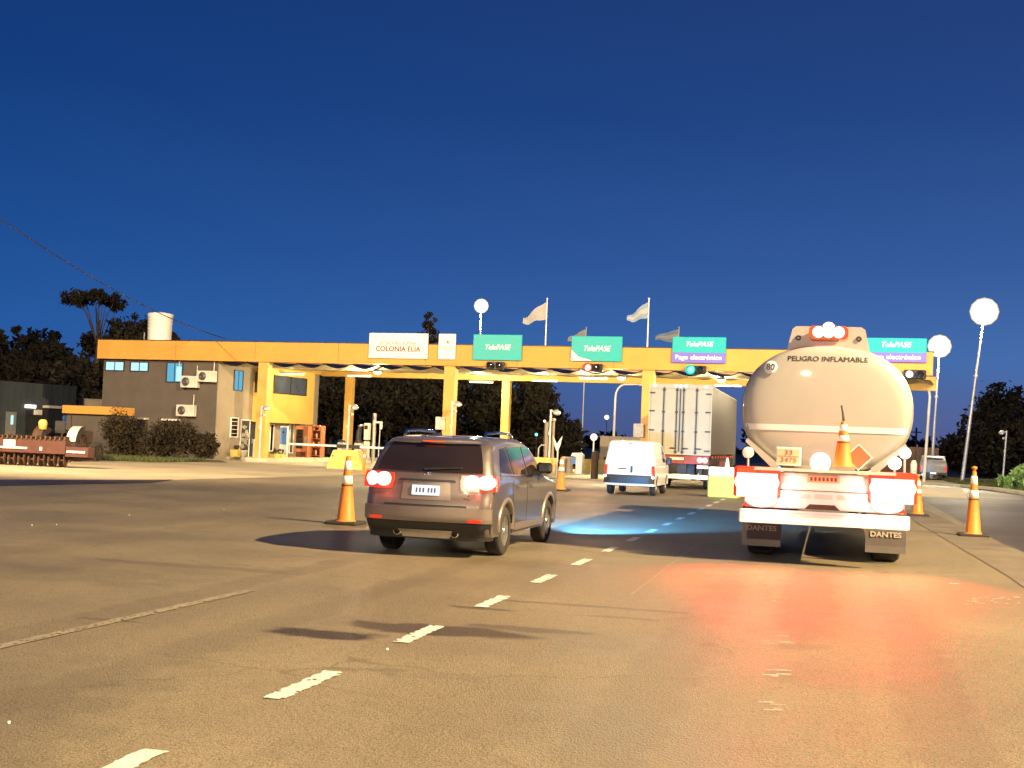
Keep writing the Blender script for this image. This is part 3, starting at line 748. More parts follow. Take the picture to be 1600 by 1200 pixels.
# water tank
u0 = kat(253, 500, 4)[0]; z0 = 6.28; zt = kat(253, 489, 4)[1]
t = thing('water_tank', 'white cylindrical water tank on the toll office roof', 'water tank', K(u0-.2, 4, z0), KA)
r_ = (kat(271, 500, 4)[0]-kat(238, 500, 4)[0])/2
MB().b2((-1.1, -.7, 0), (.75, .7, .36)).build('base', 'dirty_white', t)
MB().lathe((.1, 0, .36), [(r_*.94, 0), (r_*.95, .4), (r_*.99, (zt-z0-.36)*.85), (r_*1.04, (zt-z0-.36)*.9), (r_*1.02, zt-z0-.42), (r_*.3, zt-z0-.33), (.001, zt-z0-.3)], n=28).build('drum', 'white_paint', t)
MB().tube([(-.95, 0, .3), (-.95, 0, .85)], .03, 6).build('pipe', 'dirty_white', t)
# power cable
a = at(-60, 300, 34); u_, z_ = kat(352, 529, 3.0); c = K(u_, 3.0, z_); ptsl = []
for i in range(25):
    f = i/24; q = a.lerp(c, f); q.z -= 1.0*4*f*(1-f)*.55; ptsl.append(q)
tag(MB().tube(ptsl, .022, 5).build('power_cable', 'black_plastic'), 'thin black cable sagging down from the upper left to the office roof', 'cable')

# ------------------------------------------------------------------ shed and kiosk at far left
A_, B_ = at(-45, 640, 63.5), at(118, 640, 72.0)
d = Vector((B_.x-A_.x, B_.y-A_.y, 0)); Ls = d.length; ang = math.atan2(d.y, d.x)
shed = thing('shed', 'long low blue grey metal shed at the left edge', 'building', (A_.x, A_.y, 0), ang)
b = MB(); H0 = 3.95
b.add([(0, 0, 0), (Ls, 0, 0), (Ls, 8, 0), (0, 8, 0), (0, 0, H0), (Ls, 0, H0), (Ls, 8, H0+.3), (0, 8, H0+.3)], [(3, 2, 1, 0), (4, 5, 6, 7), (0, 1, 5, 4), (1, 2, 6, 5), (2, 3, 7, 6), (3, 0, 4, 7)])
b.build('wall', 'blue_wall', shed)
b = MB()
for k in range(int(Ls/.5)): b.b2((.25+k*.5, -.03, .1), (.29+k*.5, -.002, H0-.05))
b.build('rib', 'blue_wall', shed)
def onshed(px, py):
    lo, hi = 0., Ls
    for _ in range(40):
        m_ = (lo+hi)/2; w = Vector((A_.x, A_.y, 0)) + d.normalized()*m_
        q = CM.transposed() @ (w-Vector((0, 0, CAM_H-1))); x = 800+FPX*q.x/-q.z
        if x < px: lo = m_
        else: hi = m_
    w = Vector((A_.x, A_.y, 0)) + d.normalized()*lo
    return lo, at(px, py, w.y).z
x0, z1 = onshed(7, 643); x1, _ = onshed(23, 643)
dd = MB().b2((x0, -.07, .05), (x1, -.031, z1)).build('door', 'grey_metal', shed); MB().b2((x0+(x1-x0)*.45, -.085, z1-.75), (x0+(x1-x0)*.7, -.071, z1-.2)).build('door_pane', 'window_light', dd)
for (a, e, c, f, m, nm) in [(36, 632, 51, 637, 'marker_white', 'lamp'), (50, 640, 61, 648, 'dirty_white', 'notice'), (64, 633, 91, 637, 'dirty_white', 'awning'), (96, 649, 101, 670, 'blue_panel', 'window')]:
    x0, z1 = onshed(a, e); x1, _ = onshed(c, e); z0 = onshed(a, f)[1]
    MB().b2((x0, -.16, z0), (x1, -.031, z1)).build(nm, m, shed)
x0, z1 = onshed(64, 639); x1, _ = onshed(93, 639); MB().b2((x0, -.06, .05), (x1, -.031, z1)).build('gateway', 'black_plastic', shed)
x0, z1 = onshed(38, 640); x1, _ = onshed(62, 640); MB().b2((x0, -.055, .6), (x1, -.031, z1)).build('gateway', 'black_plastic', shed)
# kiosk
Yk = 60; a = at(103, 650, Yk); c = at(176, 650, Yk)
kio = thing('kiosk', 'small grey kiosk with a flat orange roof left of the toll office', 'kiosk', ((a.x+c.x)/2, Yk, 0), R(-3))
w = c.x-a.x; zt = at(140, 647, Yk).z; zr = at(140, 636, Yk+.5).z
MB().b2((-w/2, 0, 0), (w/2, 1.5, zt)).build('wall', 'grey_wall', kio)
MB().b2((-w/2-.12, -.25, zt), (w/2+.1, 1.9, zt+.42)).build('roof', 'orange_wall', kio)
MB().b2((-w/2+.3, -.02, .4), (-w/2+.33, -.003, zt-.05)).build('wall_joint', 'dark_metal', kio)
t = thing('low_wall', 'low pale wall seen behind the kiosk roof', 'wall', at(138, 690, 74)*1, 0); t.location.z = 0
zz = at(138, 625, 74).z; MB().b2((-.9, 0, 0), (1.1, .2, zz)).b2((-.95, -.05, zz), (1.15, .25, zz+.08)).build('masonry', 'concrete', t)
# boxes beside kiosk
p = at(122, 714, 50)
t = thing('crate', 'orange crate with a pale lid beside the dark machine', 'crate', (p.x+.1, 50, 0)); MB().box((0, 0, .38), (.75, .5, .5), bev=.02).build('body', 'board_orange', t); MB().b2((-.4, -.27, .63), (.4, .27, .68)).build('lid', 'machine_rust', t); MB().b2((-.33, -.2, .02), (-.25, .2, .13)).b2((.25, -.2, .02), (.33, .2, .13)).build('foot', 'dark_metal', t)
t = thing('sack', 'pale yellow sack leaning on the orange crate', 'sack', (p.x-.42, 49.7, 0)); MB().lathe((0, 0, 0), [(.001, 0), (.22, .03), (.26, .25), (.2, .5), (.09, .6), (.12, .68), (.001, .68)], n=14, sq=(1, .7)).build('body', 'yellow_paint', t); MB().lathe((0, 0, .58), [(.10, 0), (.11, .02), (.10, .04)], n=12).build('tie', 'dark_metal', t)

# ------------------------------------------------------------------ seed drill and tractor at far left
p = gp(8, 727); q = gp(80, 725)
dr = thing('seed_drill', 'low red farm implement with rows of discs at the left edge', 'farm implement', (p.x-1.1, p.y, 0), R(4))
Lx = 4.3
b = MB(); b.prism([(0, .50), (.35, .42), (.55, .50), (.55, .86), (.30, 1.02), (.02, .98)], 0, Lx-.9, 'yz')
b.prism([(0, .42), (.5, .40), (.5, .78), (.02, .78)], Lx-.88, Lx, 'yz'); b.build('hopper', 'machine_red', dr)
b = MB()
for k in range(18): b.b2((.1+k*.19, -.02, 1.0), (.16+k*.19, .3, 1.11+.03*(k % 2)))
b.b2((0, .05, .985), (Lx-.95, .28, 1.02)); b.build('lid', 'machine_rust', dr)
for k in range(17):
    MB().lathe((.1+k*.2, .25+.12*(k % 2), .26), [(.001, -.02), (.22, -.02), (.26, 0), (.22, .02), (.001, .02)], (1, .2*(-1)**k, 0), 16).build('disc', 'machine_rust', dr)
MB().tube([(0, .3, .27), (3.5, .3, .27)], .05, 8).b2((0, .55, .3), (Lx, .65, .42)).build('axle', 'machine_rust', dr)
MB().b2((.95, -.03, .72), (1.42, -.003, .95)).b2((.0, -.03, .63), (1.9, -.008, .70)).b2((2.4, -.03, .60), (2.5, -.003, .73)).build('decal', 'dirty_white', dr)
MB().b2((Lx-.82, -.03, .56), (Lx-.1, -.006, .64)).build('decal', 'dirty_white', dr)
tr = thing('tractor', 'dark tractor with one pale mudguard and a pale yellow canister standing behind the red implement', 'tractor', gp(86, 721) + Vector((-.35, .6, 0)), R(8))
def wheel(parent, x, y_, r_, w, rim='alloy', spokes=5, z=None, side=1):
    b = MB(); c = (x, y_, z or r_)
    pr = [(r_*.62, -w/2), (r_*.9, -w/2), (r_*.985, -w*.38), (r_, -w*.2), (r_*.985, -.012), (r_, .012), (r_, w*.2), (r_*.985, w*.38), (r_*.9, w/2), (r_*.62, w/2)]
    b.lathe(c, pr, (1, 0, 0), 28); wh = b.build('wheel', 'rubber', parent)
    b = MB(); b.lathe(c, [(r_*.63, -w*.45), (r_*.60, -w*.30), (r_*.60, w*.30), (r_*.63, w*.45)], (1, 0, 0), 24)
    b.lathe((x+side*w*.2, y_, c[2]), [(.001, -.02), (r_*.6, -.02)], (1, 0, 0), 20)
    for k in range(spokes):
        a = 2*math.pi*k/spokes; ca, sa = math.cos(a), math.sin(a)
        P = []
        for (rr_, hw) in ((r_*.1, r_*.11), (r_*.6, r_*.07)):
            for s_ in (-1, 1):
                for dx in (0, side*w*.22): P.append((x+side*w*.18+dx, y_+ca*rr_-sa*hw*s_, c[2]+sa*rr_+ca*hw*s_))
        b.add(P, [(0, 1, 3, 2), (4, 6, 7, 5), (0, 4, 5, 1), (2, 3, 7, 6), (1, 5, 7, 3), (0, 2, 6, 4)])
    b.lathe((x+side*w*.38, y_, c[2]), [(r_*.13, -.03), (r_*.13, .02), (.001, .025)], (1, 0, 0), 14)
    b.build('rim', rim, wh); return wh
for s_ in (-1, 1): wheel(tr, s_*.75, .4, .72, .42, 'machine_rust', 6, side=s_)
for s_ in (-1, 1): wheel(tr, s_*.7, 2.5, .42, .28, 'machine_rust', 6, side=s_)
MB().box((0, 1.9, 1.05), (.7, 1.9, .6), bev=.1).b2((-.3, .1, .6), (.3, 1.0, 1.0)).build('bonnet', 'machine_rust', tr)
MB().box((0, .45, 1.25), (.5, .5, .12), bev=.04).box((0, .22, 1.5), (.48, .1, .45), bev=.04).build('seat', 'black_plastic', tr)
b = MB(); b.smooth = True
rows = [[(x, .4-math.cos(R(a))*.8, .72+math.sin(R(a))*.8) for x in (.56, .98)] for a in range(10, 130, 12)]; b.sheet(rows); b.build('mudguard', 'dirty_white', tr); b = MB(); b.smooth = True; b.sheet([[(-x, y_, z) for x, y_, z in r] for r in rows]); b.build('mudguard', 'machine_rust', tr)
MB().lathe((-.62, -.12, 1.32), [(.001, 0), (.16, 0), (.19, .3), (.12, .42), (.001, .43)], (0, 0, 1), 14).build('canister', 'yellow_paint', tr)

# ------------------------------------------------------------------ plaza islands and equipment
def island(label, u, v0, v1, w=1.5):
    t = thing('lane_island', label, 'kerbed island', K(u, v0), KA, 'kerbed islands between the toll lanes')
    L_ = v1-v0
    P = [(-w/2, .9), (-w*.3, .25), (0, 0), (w*.3, .25), (w/2, .9), (w/2, L_), (-w/2, L_)]
    b = MB(); b.prism(P, .012, .20, 'xy'); b.build('kerb', 'pale_concrete', t)
    b = MB(); b.prism([(x*.82, .15+y_*.985) for x, y_ in P], .20, .215, 'xy'); b.build('top', 'slab_surface', t)
    return t
for u, v0, lab in [(-9.2, -1.6, 'island at the foot of the first front column beside the office'), (-3.6, -3.2, 'island with the left boom barrier and the tall terminals'), (1.4, -2.5, 'island at the foot of the second front column behind the grey car'), (6.5, -2.8, 'bright island with the low yellow walls left of the white van'), (11.6, -2.5, 'island under the third front column beside the white trailer'), (16.8, -2.5, 'island between the trailer lane and the tanker lane'), (21.9, -2.5, 'rightmost island hidden behind the tanker')]:
    island(lab, u, v0, 14.5)
# trapezoid concrete barrier (px 508-568)
p = gp(538, 734)
t = thing('concrete_barrier', 'yellow trapezoid concrete barrier behind the near left traffic cone', 'barrier', (p.x, p.y, 0), R(2))
MB().prism([(-.86, 0), (.86, 0), (.86, .12), (.60, .86), (.50, .90), (-.52, .90), (-.60, .86), (-.86, .12)], 0, .6).build('body', 'yellow_paint', t)
MB().lathe((-.58, -.01, .62), [(.001, .012), (.035, .012), (.035, 0)], (0, -1, 0), 12).build('lifting_hole', 'black_plastic', t)
b = MB(); b.b2((-.8, -.02, .005), (.8, -.002, .05)); b.build('base_strip', 'concrete', t)
# camera poles
def campole(label, foot, H, lean=0.0, k=1.0):
    t = thing('camera_pole', label, 'camera pole', foot, 0, 'slim poles with lamp and camera heads')
    MB().tube([(0, 0, 0), (lean, 0, H)], [.065, .055], 10).lathe((0, 0, 0), [(.16, 0), (.16, .03), (.08, .06)], n=12).build('pole', 'galvanised', t)
    MB().lathe((lean+.30*k, -.05, H-.12), [(.001, .10), (.10, .09), (.20, 0), (.17, -.07), (.001, -.10)], (.25*k, -.5, .8), 14).build('lamp_head', 'galvanised', t)
    MB().b2((lean, -.03, H-.10), (lean+.22*k, .03, H-.05)).build('arm', 'galvanised', t)
    c = MB().box((lean+.13*k, -.05, H-.48), (.26, .12, .12), bev=.02).build('camera', 'dirty_white', t); MB().disc((lean+.13*k, -.112, H-.48), .04, n=10, th=.01).build('lens', 'black_plastic', c)
    MB().box((lean*.5, -.09, H*.62), (.12, .08, .16), bev=.01).build('junction_box', 'dirty_white', t)
    return t
for (px, ty, v, lab) in [(409, 628, -.9, 'slim pole in front of the first front column'), (546, 632, -2.2, 'slim pole beside the first rear column, above the yellow barrier'), (707, 627, -1.2, 'slim pole beside the second front column'), (861, 640, -1.0, 'slim thick pole with two heads right of the grey car')]:
    u, z = kat(px, ty, v); tt = campole(lab, K(u, v, .2 if px > 420 else .0), z-.2)
    if px > 800: MB().b2((-.25, .02, 0), (-.12, .14, z*.75)).b2((.10, .02, 0), (.2, .12, z*.8)).build('side_post', 'tan_wall', tt)
u, z = kat(572, 654, -1)
t = thing('toll_terminal', 'tall white toll terminal with dark gap left of the grey car', 'toll terminal', K(u+.1, -1, .21), KA)
MB().box((0, 0, .55), (.24, .3, 1.1), bev=.03).box((0, 0, 1.60), (.26, .3, .85), bev=.03).build('cabinet', 'dirty_white', t); MB().b2((-.08, -.1, 1.1), (.08, .1, 1.18)).build('neck', 'dark_metal', t); MB().b2((-.09, -.165, 1.7), (.09, -.152, 1.9)).build('screen', 'dark_glass', t)
u, z = kat(583, 643, -.6)
t = thing('antenna_post', 'grey green post with a side bracket beside the white toll terminal', 'post', K(u+.1, -.6, .21), KA)
MB().tube([(0, 0, 0), (0, 0, z-.3)], .10, 10).build('post', 'grey_metal', t); MB().b2((0, -.06, z-.80), (.42, .06, z-.70)).b2((.32, -.05, z-1.1), (.44, .05, z-.70)).build('bracket', 'galvanised', t); MB().tube([(.30, 0, .1), (.33, 0, z-1.1)], .025, 6).build('rod', 'galvanised', t)
t = thing('round_post', 'dark round-topped post left of the white toll terminal', 'post', K(kat(560, 690, -.8)[0], -.8, .21), KA)
MB().tube([(0, 0, 0), (0, 0, 1.6), (.1, 0, 1.85), (.35, 0, 1.9)], [.14, .14, .11, .05], 10).build('post', 'black_plastic', t); MB().lathe((.12, -.02, 1.85), [(.001, .1), (.1, .08), (.17, 0), (.001, -.03)], n=12).build('dome', 'grey_metal', t)
def boom(label, u, v, L_, s_, cw=.36):
    t = thing('boom_gate', label, 'boom barrier', K(u, v, .21), KA, 'boom gates across the toll lanes')
    MB().box((0, 0, .5), (cw, .34, 1.0), bev=.03).build('cabinet', 'dirty_white', t); MB().lathe((0, 0, 1.0), [(.2, 0), (.2, .06), (.12, .13), (.001, .15)], n=14).build('cap', 'dark_metal', t)
    MB().b2((s_*cw/2, -.24, .76), (s_*L_, -.18, .86)).build('arm', 'white_paint', t)
    MB().b2((-s_*.5, -.25, .72), (s_*cw/2-s_*.002, -.17, .90)).build('counterweight', 'dark_metal', t)
    return t
u = kat(534, 700, -1.5)[0]; boom('boom gate with its white arm reaching left towards the blue totem', u, -1.5, 2.9, -1)
u = kat(583, 700, -.2)[0]; boom('boom gate beside the white terminal, its arm ending behind the grey car', u, -1.9, 1.6, 1)
# control boxes on columns
for (u, lab) in [(1.05, 'pale control box on the second front column'), (11.25, 'pale control box on the third front column beside the trailer')]:
    t = thing('control_box', lab, 'control box', K(u, -.30, 2.05), KA, 'control boxes on the columns')
    MB().box((0, 0, .32), (.5, .12, .64), bev=.02).build('case', 'dirty_white', t); MB().b2((-.14, -.075, .15), (.14, -.062, .5)).build('grille', 'grey_metal', t)
# totem, rack, planters, plant near the office
u, z = kat(445, 666, 3.0)
t = thing('totem', 'slim white totem with a light blue panel by the office', 'totem', K(u, 3, .012), KA)
MB().box((0, 0, z/2), (.46, .18, z), bev=.02).build('body', 'white_paint', t); MB().b2((-.2, -.105, z*.47), (.2, -.092, z-.08)).build('panel', 'blue_panel', t)
b = MB(); b.disc((0, -.108, z*.82), .06, n=12, th=.004); b.build('symbol', 'ink_dark', t)
u, z = kat(491, 665, 6.0)
t = thing('display_rack', 'orange red display rack with shelves of bottles beside the office', 'display rack', K(u, 6, .012), KA)
w = .95; MB().b2((-w/2, 0, 0), (-w/2+.06, .5, z)).b2((w/2-.06, 0, 0), (w/2, .5, z)).b2((-w/2+.06, .46, 0), (w/2-.06, .5, z)).b2((-w/2+.06, 0, z-.1), (w/2-.06, .459, z)).build('frame', 'wood_red', t)
for k in range(4): MB().b2((-w/2+.061, .02, .3+k*.48), (w/2-.061, .455, .34+k*.48)).build('shelf', 'wood_red', t)
rnd = random.Random(3)
for k in range(4):
    for j in range(4): MB().lathe((-.28+j*.18, .2, .341+k*.48), [(.001, 0), (.06, 0), (.06, .2+.06*rnd.random()), (.02, .30), (.001, .30)], n=8).build('bottle', 'machine_red' if (k+j) % 2 else 'board_orange', t)
u, z = kat(472, 666, 5.6)
t = thing('vending_machine', 'brown red vending machine left of the display rack', 'vending machine', K(u, 5.6, .012), KA)
MB().box((0, .3, z/2), (.85, .6, z), bev=.03).build('body', 'wood_red', t); MB().b2((-.34, -.02, z*.35), (.1, -.003, z*.9)).build('window', 'dark_glass', t); MB().b2((.18, -.02, z*.5), (.34, -.003, z*.7)).build('coin_panel', 'grey_metal', t); MB().b2((-.3, -.02, .2), (.3, -.003, .5)).build('tray', 'machine_red', t)
for (px, v, lab, w) in [(427, 1.2, 'square yellow planter right of the first front column', .5), (437, 2.0, 'smaller yellow planter at the foot of the totem', .4), (368, 1.0, 'pale planter beside the office door', .4)]:
    u = kat(px, 715, v)[0]; t = thing('planter', lab, 'planter', K(u, v, .15 if u < -9.9 else .015), KA, 'planters by the office')
    MB().box((0, 0, .2), (w, w, .4), taper=(1.15, 1.15)).build('pot', 'yellow_paint', t); leaves('plant', 'leaf_mid', t, [(0, 0, .5, .2), (.1, 0, .6, .12)], 160, .06, int(px))
u = kat(381, 700, 1.4)[0]
t = thing('potted_plant', 'tall potted plant with whitish leaves in front of the office door', 'potted plant', K(u, 1.4, .15), KA)
MB().lathe((0, 0, 0), [(.001, 0), (.16, 0), (.24, .34), (.26, .38), (.22, .38), (.001, .34)], n=16).build('pot', 'dirty_white', t)
leaves('foliage', 'dirty_white', t, [(0, 0, .7, .26), (.05, 0, 1.1, .28), (-.05, 0, 1.45, .22)], 420, .07, 12); MB().tube([(0, 0, .3), (.03, 0, .9), (0, 0, 1.5)], [.03, .02, .01], 6).build('stem', 'bark', t)
u = kat(398, 705, 1.2)[0]
t = thing('white_cabinet', 'low white cabinet beside the office door', 'cabinet', K(u, 1.6, .15), KA); MB().box((0, 0, .5), (.5, .4, 1.0), bev=.02).build('body', 'white_paint', t); MB().b2((-.2, -.215, .1), (.2, -.202, .9)).build('door', 'dirty_white', t)
# bright island furniture around px 820-1000
def onK(px, py, v): return kat(px, py, v)
for (x0, x1, ty, v, lab, hole) in [(829, 869, 714, -2.0, 'long low yellow wall right behind the grey car door mirror', False), (911, 924, 717, -1.4, 'short low yellow wall left of the brown bollard', False), (934, 946, 718, -1.4, 'short low yellow wall touching the white van outline', False)]:
    u0, z = kat(x0, ty, v); u1_, _ = kat(x1, ty, v); t = thing('island_wall', lab, 'low wall', K((u0+u1_)/2, v, .21), KA, 'low yellow walls on the bright island')
    w = u1_-u0; h = z-.21
    if hole: MB().b2((-w/2, 0, 0), (-w*.12, .3, h)).b2((w*.22, 0, 0), (w/2, .3, h)).b2((-w*.12, 0, h*.72), (w*.22, .3, h)).build('body', 'yellow_paint', t); MB().b2((-w*.12, .15, 0), (w*.22, .28, h*.719)).build('opening', 'black_plastic', t)
    else: MB().box((0, .15, h/2), (w, .3, h), taper=(.94, .8)).build('body', 'yellow_paint', t)
    MB().b2((-w/2, -.02, 0), (w/2, -.003, .08)).build('base_strip', 'pale_concrete', t)
u, z = kat(886, 715, -1.6); t = thing('stone_block', 'tan concrete block left of the white pay machine', 'block', K(u, -1.6, .21), KA); MB().box((0, 0, (z-.21)/2), (.5, .4, z-.21), taper=(.9, .9)).build('body', 'concrete', t); MB().b2((-.2, -.17, z-.21), (.2, .17, z-.17)).build('cap', 'pale_concrete', t)
u, z = kat(903, 707, -1.8); t = thing('pay_machine', 'white hooded pay machine with a bluish front on the bright island', 'pay machine', K(u, -1.8, .21), KA)
MB().prism([(-.05, 0), (.25, 0), (.28, .9), (.15, z-.21), (-.22, z-.24), (-.30, z-.38), (-.05, z-.42)], -.15, .2).build('body', 'white_paint', t); MB().b2((-.26, -.12, .45), (-.051, .12, z-.44)).build('screen', 'blue_panel', t)
u, z = kat(930, 705, -1.8); t = thing('bollard', 'brown round-topped bollard left of the white van', 'bollard', K(u, -1.8, .012), KA); MB().lathe((0, 0, 0), [(.17, 0), (.17, z-.15), (.12, z-.04), (.001, z)], n=16).build('post', 'machine_rust', t); MB().lathe((0, 0, .1), [(.18, 0), (.18, .08)], n=16).build('collar', 'dark_metal', t)
u, z = kat(872, 681, -2.4); t = thing('forked_sign', 'grey V-shaped sign on a post behind the second traffic cone', 'sign', K(u, -2.4, .012), KA)
MB().prism([(-.26, z), (-.04, z-.40), (.0, z-.33), (.22, z), (.14, z-.42), (.03, z-.72), (-.05, z-.72), (-.17, z-.42)], -.02, .02).build('plate', 'galvanised', t); MB().tube([(0, .04, 0), (0, .04, z-.5)], .04, 8).build('post', 'dirty_white', t)
u, z = kat(846, 694, -.8); t = thing('hoop_rail', 'bent metal hoop rail behind the low yellow wall', 'rail', K(u, -.6, .21), KA); MB().tube([(-.2, 0, 0), (-.2, 0, z-.4), (-.05, 0, z-.24), (.12, 0, z-.26), (.2, 0, z-.4), (.2, 0, 0)], .035, 8).build('tube', 'galvanised', t); MB().b2((-.26, -.06, 0), (.26, .06, .02)).build('foot', 'galvanised', t)
# red lamp on post, small lights
p = at(928, 683, 72); t = thing('warning_light', 'round red warning light on a post beyond the toll lanes', 'warning light', (p.x, 72, 0)); MB().tube([(0, 0, 0), (0, 0, p.z-.15)], .05, 8).build('post', 'galvanised', t); MB().lathe((0, 0, p.z), [(.001, .22), (.22, .2), (.24, 0), (.22, -.02)], (0, 1, 0), 16).build('housing', 'black_plastic', t); MB().disc((0, -.02, p.z), .20, n=18).build('lens', 'signal_red', t)
for (px, py, Y, r_, m, lab) in [(948, 652, 150, .28, 'lamp_small', 'distant white lamp over the road beyond the canopy'), (1532, 735, 130, .16, 'marker_white', 'tiny white lamp low among the right trees'), (838, 679, 86, .11, 'signal_green', 'small greenish lamp under the pine'), (851, 658, 66, .07, 'lamp_small', 'tiny white lamp beside the slim thick pole')]:
    p = at(px, py, Y); t = thing('distant_lamp', lab, 'lamp', (p.x, Y, 0)); MB().tube([(0, .1, 0), (0, .1, p.z)], .04, 6).build('post', 'dark_metal', t); MB().lathe((0, 0, p.z), [(.001, -r_), (r_*.7, -r_*.7), (r_, 0), (r_*.7, r_*.7), (.001, r_)], n=14).build('bulb', m, t)
p = at(978, 684, 88); t = thing('boundary_wall', 'low tan wall beyond the lanes behind the white van roof', 'wall', (p.x, 88, 0)); MB().b2((-1.8, 0, 0), (1.9, .25, p.z)).b2((-1.85, -.04, p.z), (1.95, .29, p.z+.07)).build('masonry', 'concrete', t); MB().b2((-1.5, -.02, .2), (-.6, -.003, .75)).build('panel', 'machine_rust', t)
# far lit row on right beyond: hoarding between trailer and right poles
p = at(1412, 700, 100); t = thing('site_fence', 'dark reddish fence behind the right side of the tanker', 'fence', (p.x+.2, 100, 0)); MB().b2((-3, 0, 0), (2.3, .08, p.z+.1)).build('panel', 'machine_rust', t)
for k in range(5): MB().b2((-2.9+k*1.2, -.08, 0), (-2.8+k*1.2, -.003, p.z+.3)).build('post', 'dark_metal', t)
# yellow and white water barrier beside tanker
p = gp(1128, 778); t = thing('water_barrier', 'glowing white and yellow plastic barrier left of the tanker', 'barrier', (p.x, p.y, 0), R(-8))
M['barrier_plastic'] = mat('barrier_plastic', (.62, .62, .07), .45, var=.08, scale=2)
MB().box((0, .3, .36), (1.05, .6, .72), bev=.05).build('lower_body', 'barrier_plastic', t); MB().box((0, .3, .88), (1.03, .58, .32), bev=.05).build('upper_body', 'white_paint', t)
MB().lathe((.08, .3, 1.04), [(.09, 0), (.06, .18), (.03, .32), (.001, .33)], n=12).build('filler_cap', 'white_paint', t)
MB().b2((-.42, -.02, .12), (-.12, -.003, .62)).b2((.12, -.02, .12), (.42, -.003, .62)).build('recess', 'barrier_plastic', t)

# ------------------------------------------------------------------ street lamps
def street_lamp(label, foot, top, r_=.65, arm=0, power=0, name='street_lamp', group='tall lamp masts'):
    f = Vector(foot); tp = Vector(top)-f
    t = thing(name, label, 'street lamp', f, 0, group)
    n = 8; MB().tube([tp*(i/n) for i in range(n+1)], [.13-.075*i/n for i in range(n+1)], 10).lathe((0, 0, 0), [(.24, 0), (.24, .04), (.15, .10)], n=14).build('mast', 'galvanised', t)
    MB().lathe(tp*.62, [(.12, -.1), (.14, 0), (.12, .1)], n=10).build('joint', 'galvanised', t)
    b = MB(); b.lathe(tp, [(.001, .35), (.25, .32), (r_*.75, .16), (r_*.9, .02)], n=20); b.build('hood', 'galvanised', t)
    b = MB(); b.lathe(tp + Vector((0, 0, -.01)), [(.001, r_), (r_*.5, r_*.86), (r_*.86, r_*.5), (r_, 0), (r_*.86, -r_*.5), (r_*.5, -r_*.86), (.001, -r_)], n=24); g_ = b.build('globe', 'lamp_white', t)
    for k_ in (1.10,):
        q_ = r_*k_; b = MB(); b.lathe(tp, [(.001, q_), (q_*.5, q_*.86), (q_*.86, q_*.5), (q_, 0), (q_*.86, -q_*.5), (q_*.5, -q_*.86), (.001, -q_)], n=24); b.build('halo_shell', 'halo_glow', g_)  # glowing shell added round the globe as its halo
    if power: spot('street_light', tp+Vector((0, -.2, -r_-.1)), tp+Vector((0, -2, -12)), power, (1, .80, .50), 165, .5, .3, parent=t)
    return t
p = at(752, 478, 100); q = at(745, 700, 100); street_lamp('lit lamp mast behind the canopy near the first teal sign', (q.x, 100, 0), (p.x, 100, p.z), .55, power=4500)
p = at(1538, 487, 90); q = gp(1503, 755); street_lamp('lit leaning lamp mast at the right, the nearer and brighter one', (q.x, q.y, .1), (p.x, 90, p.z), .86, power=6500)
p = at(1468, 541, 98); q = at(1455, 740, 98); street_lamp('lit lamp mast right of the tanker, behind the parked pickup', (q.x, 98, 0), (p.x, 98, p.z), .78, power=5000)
def arm_lamp(label, foot, H, reach, lean=0.0):
    t = thing('arm_lamp', label, 'street lamp', foot, 0, 'unlit lamp posts with curved arms'); s_ = 1 if reach > 0 else -1
    pts = [(0, 0, 0), (lean, 0, H-.9)] + [(lean+s_*.7*(1-math.cos(R(a))), 0, H-.9+.9*math.sin(R(a))) for a in (20, 40, 60, 80)] + [(lean+reach*.8, 0, H+.02)]
    MB().tube(pts, [.10, .08, .075, .07, .07, .06, .05], 8).build('post', 'white_paint', t)
    MB().box((lean+reach, 0, H), (.75, .26, .14), bev=.05).build('lamp_head', 'dirty_white', t); MB().b2((lean+reach-.25, -.09, H-.09), (lean+reach+.25, .09, H-.072)).build('lens', 'glass_pane', t)
p = at(1452, 598, 84); q = at(1444, 716, 84); arm_lamp('white post with a curved arm bending left behind the tanker', (q.x, 84, 0), p.z, -2.0, (p.x-q.x)*1.3)
p = at(959, 600, 90); q = at(958, 690, 90); arm_lamp('white post with a curved arm bending right under the canopy', (q.x, 90, 0), p.z, 2.0, .05)
p = gp(1566, 760); tt = campole('slim pole in front of the bright green bush', (p.x, p.y, .1), at(1573, 673, p.y).z-.1, at(1573, 673, p.y).x-p.x, -1.0)
# utility poles in the distance at right
for i, (px, ty, Y) in enumerate([(1432, 668, 230), (1487, 690, 300)]):
    p = at(px, ty, Y); t = thing('utility_pole', ['dark H-shaped utility pole right of the tanker', 'thin distant utility pole left of the leaning lamp mast'][i], 'utility pole', (p.x, Y, 0)); MB().tube([(0, 0, 0), (0, 0, p.z)], .16, 6).build('post', 'dark_metal', t); MB().b2((-1.6, -.1, p.z-.9), (.9, .1, p.z-.7)).build('crossarm', 'dark_metal', t)
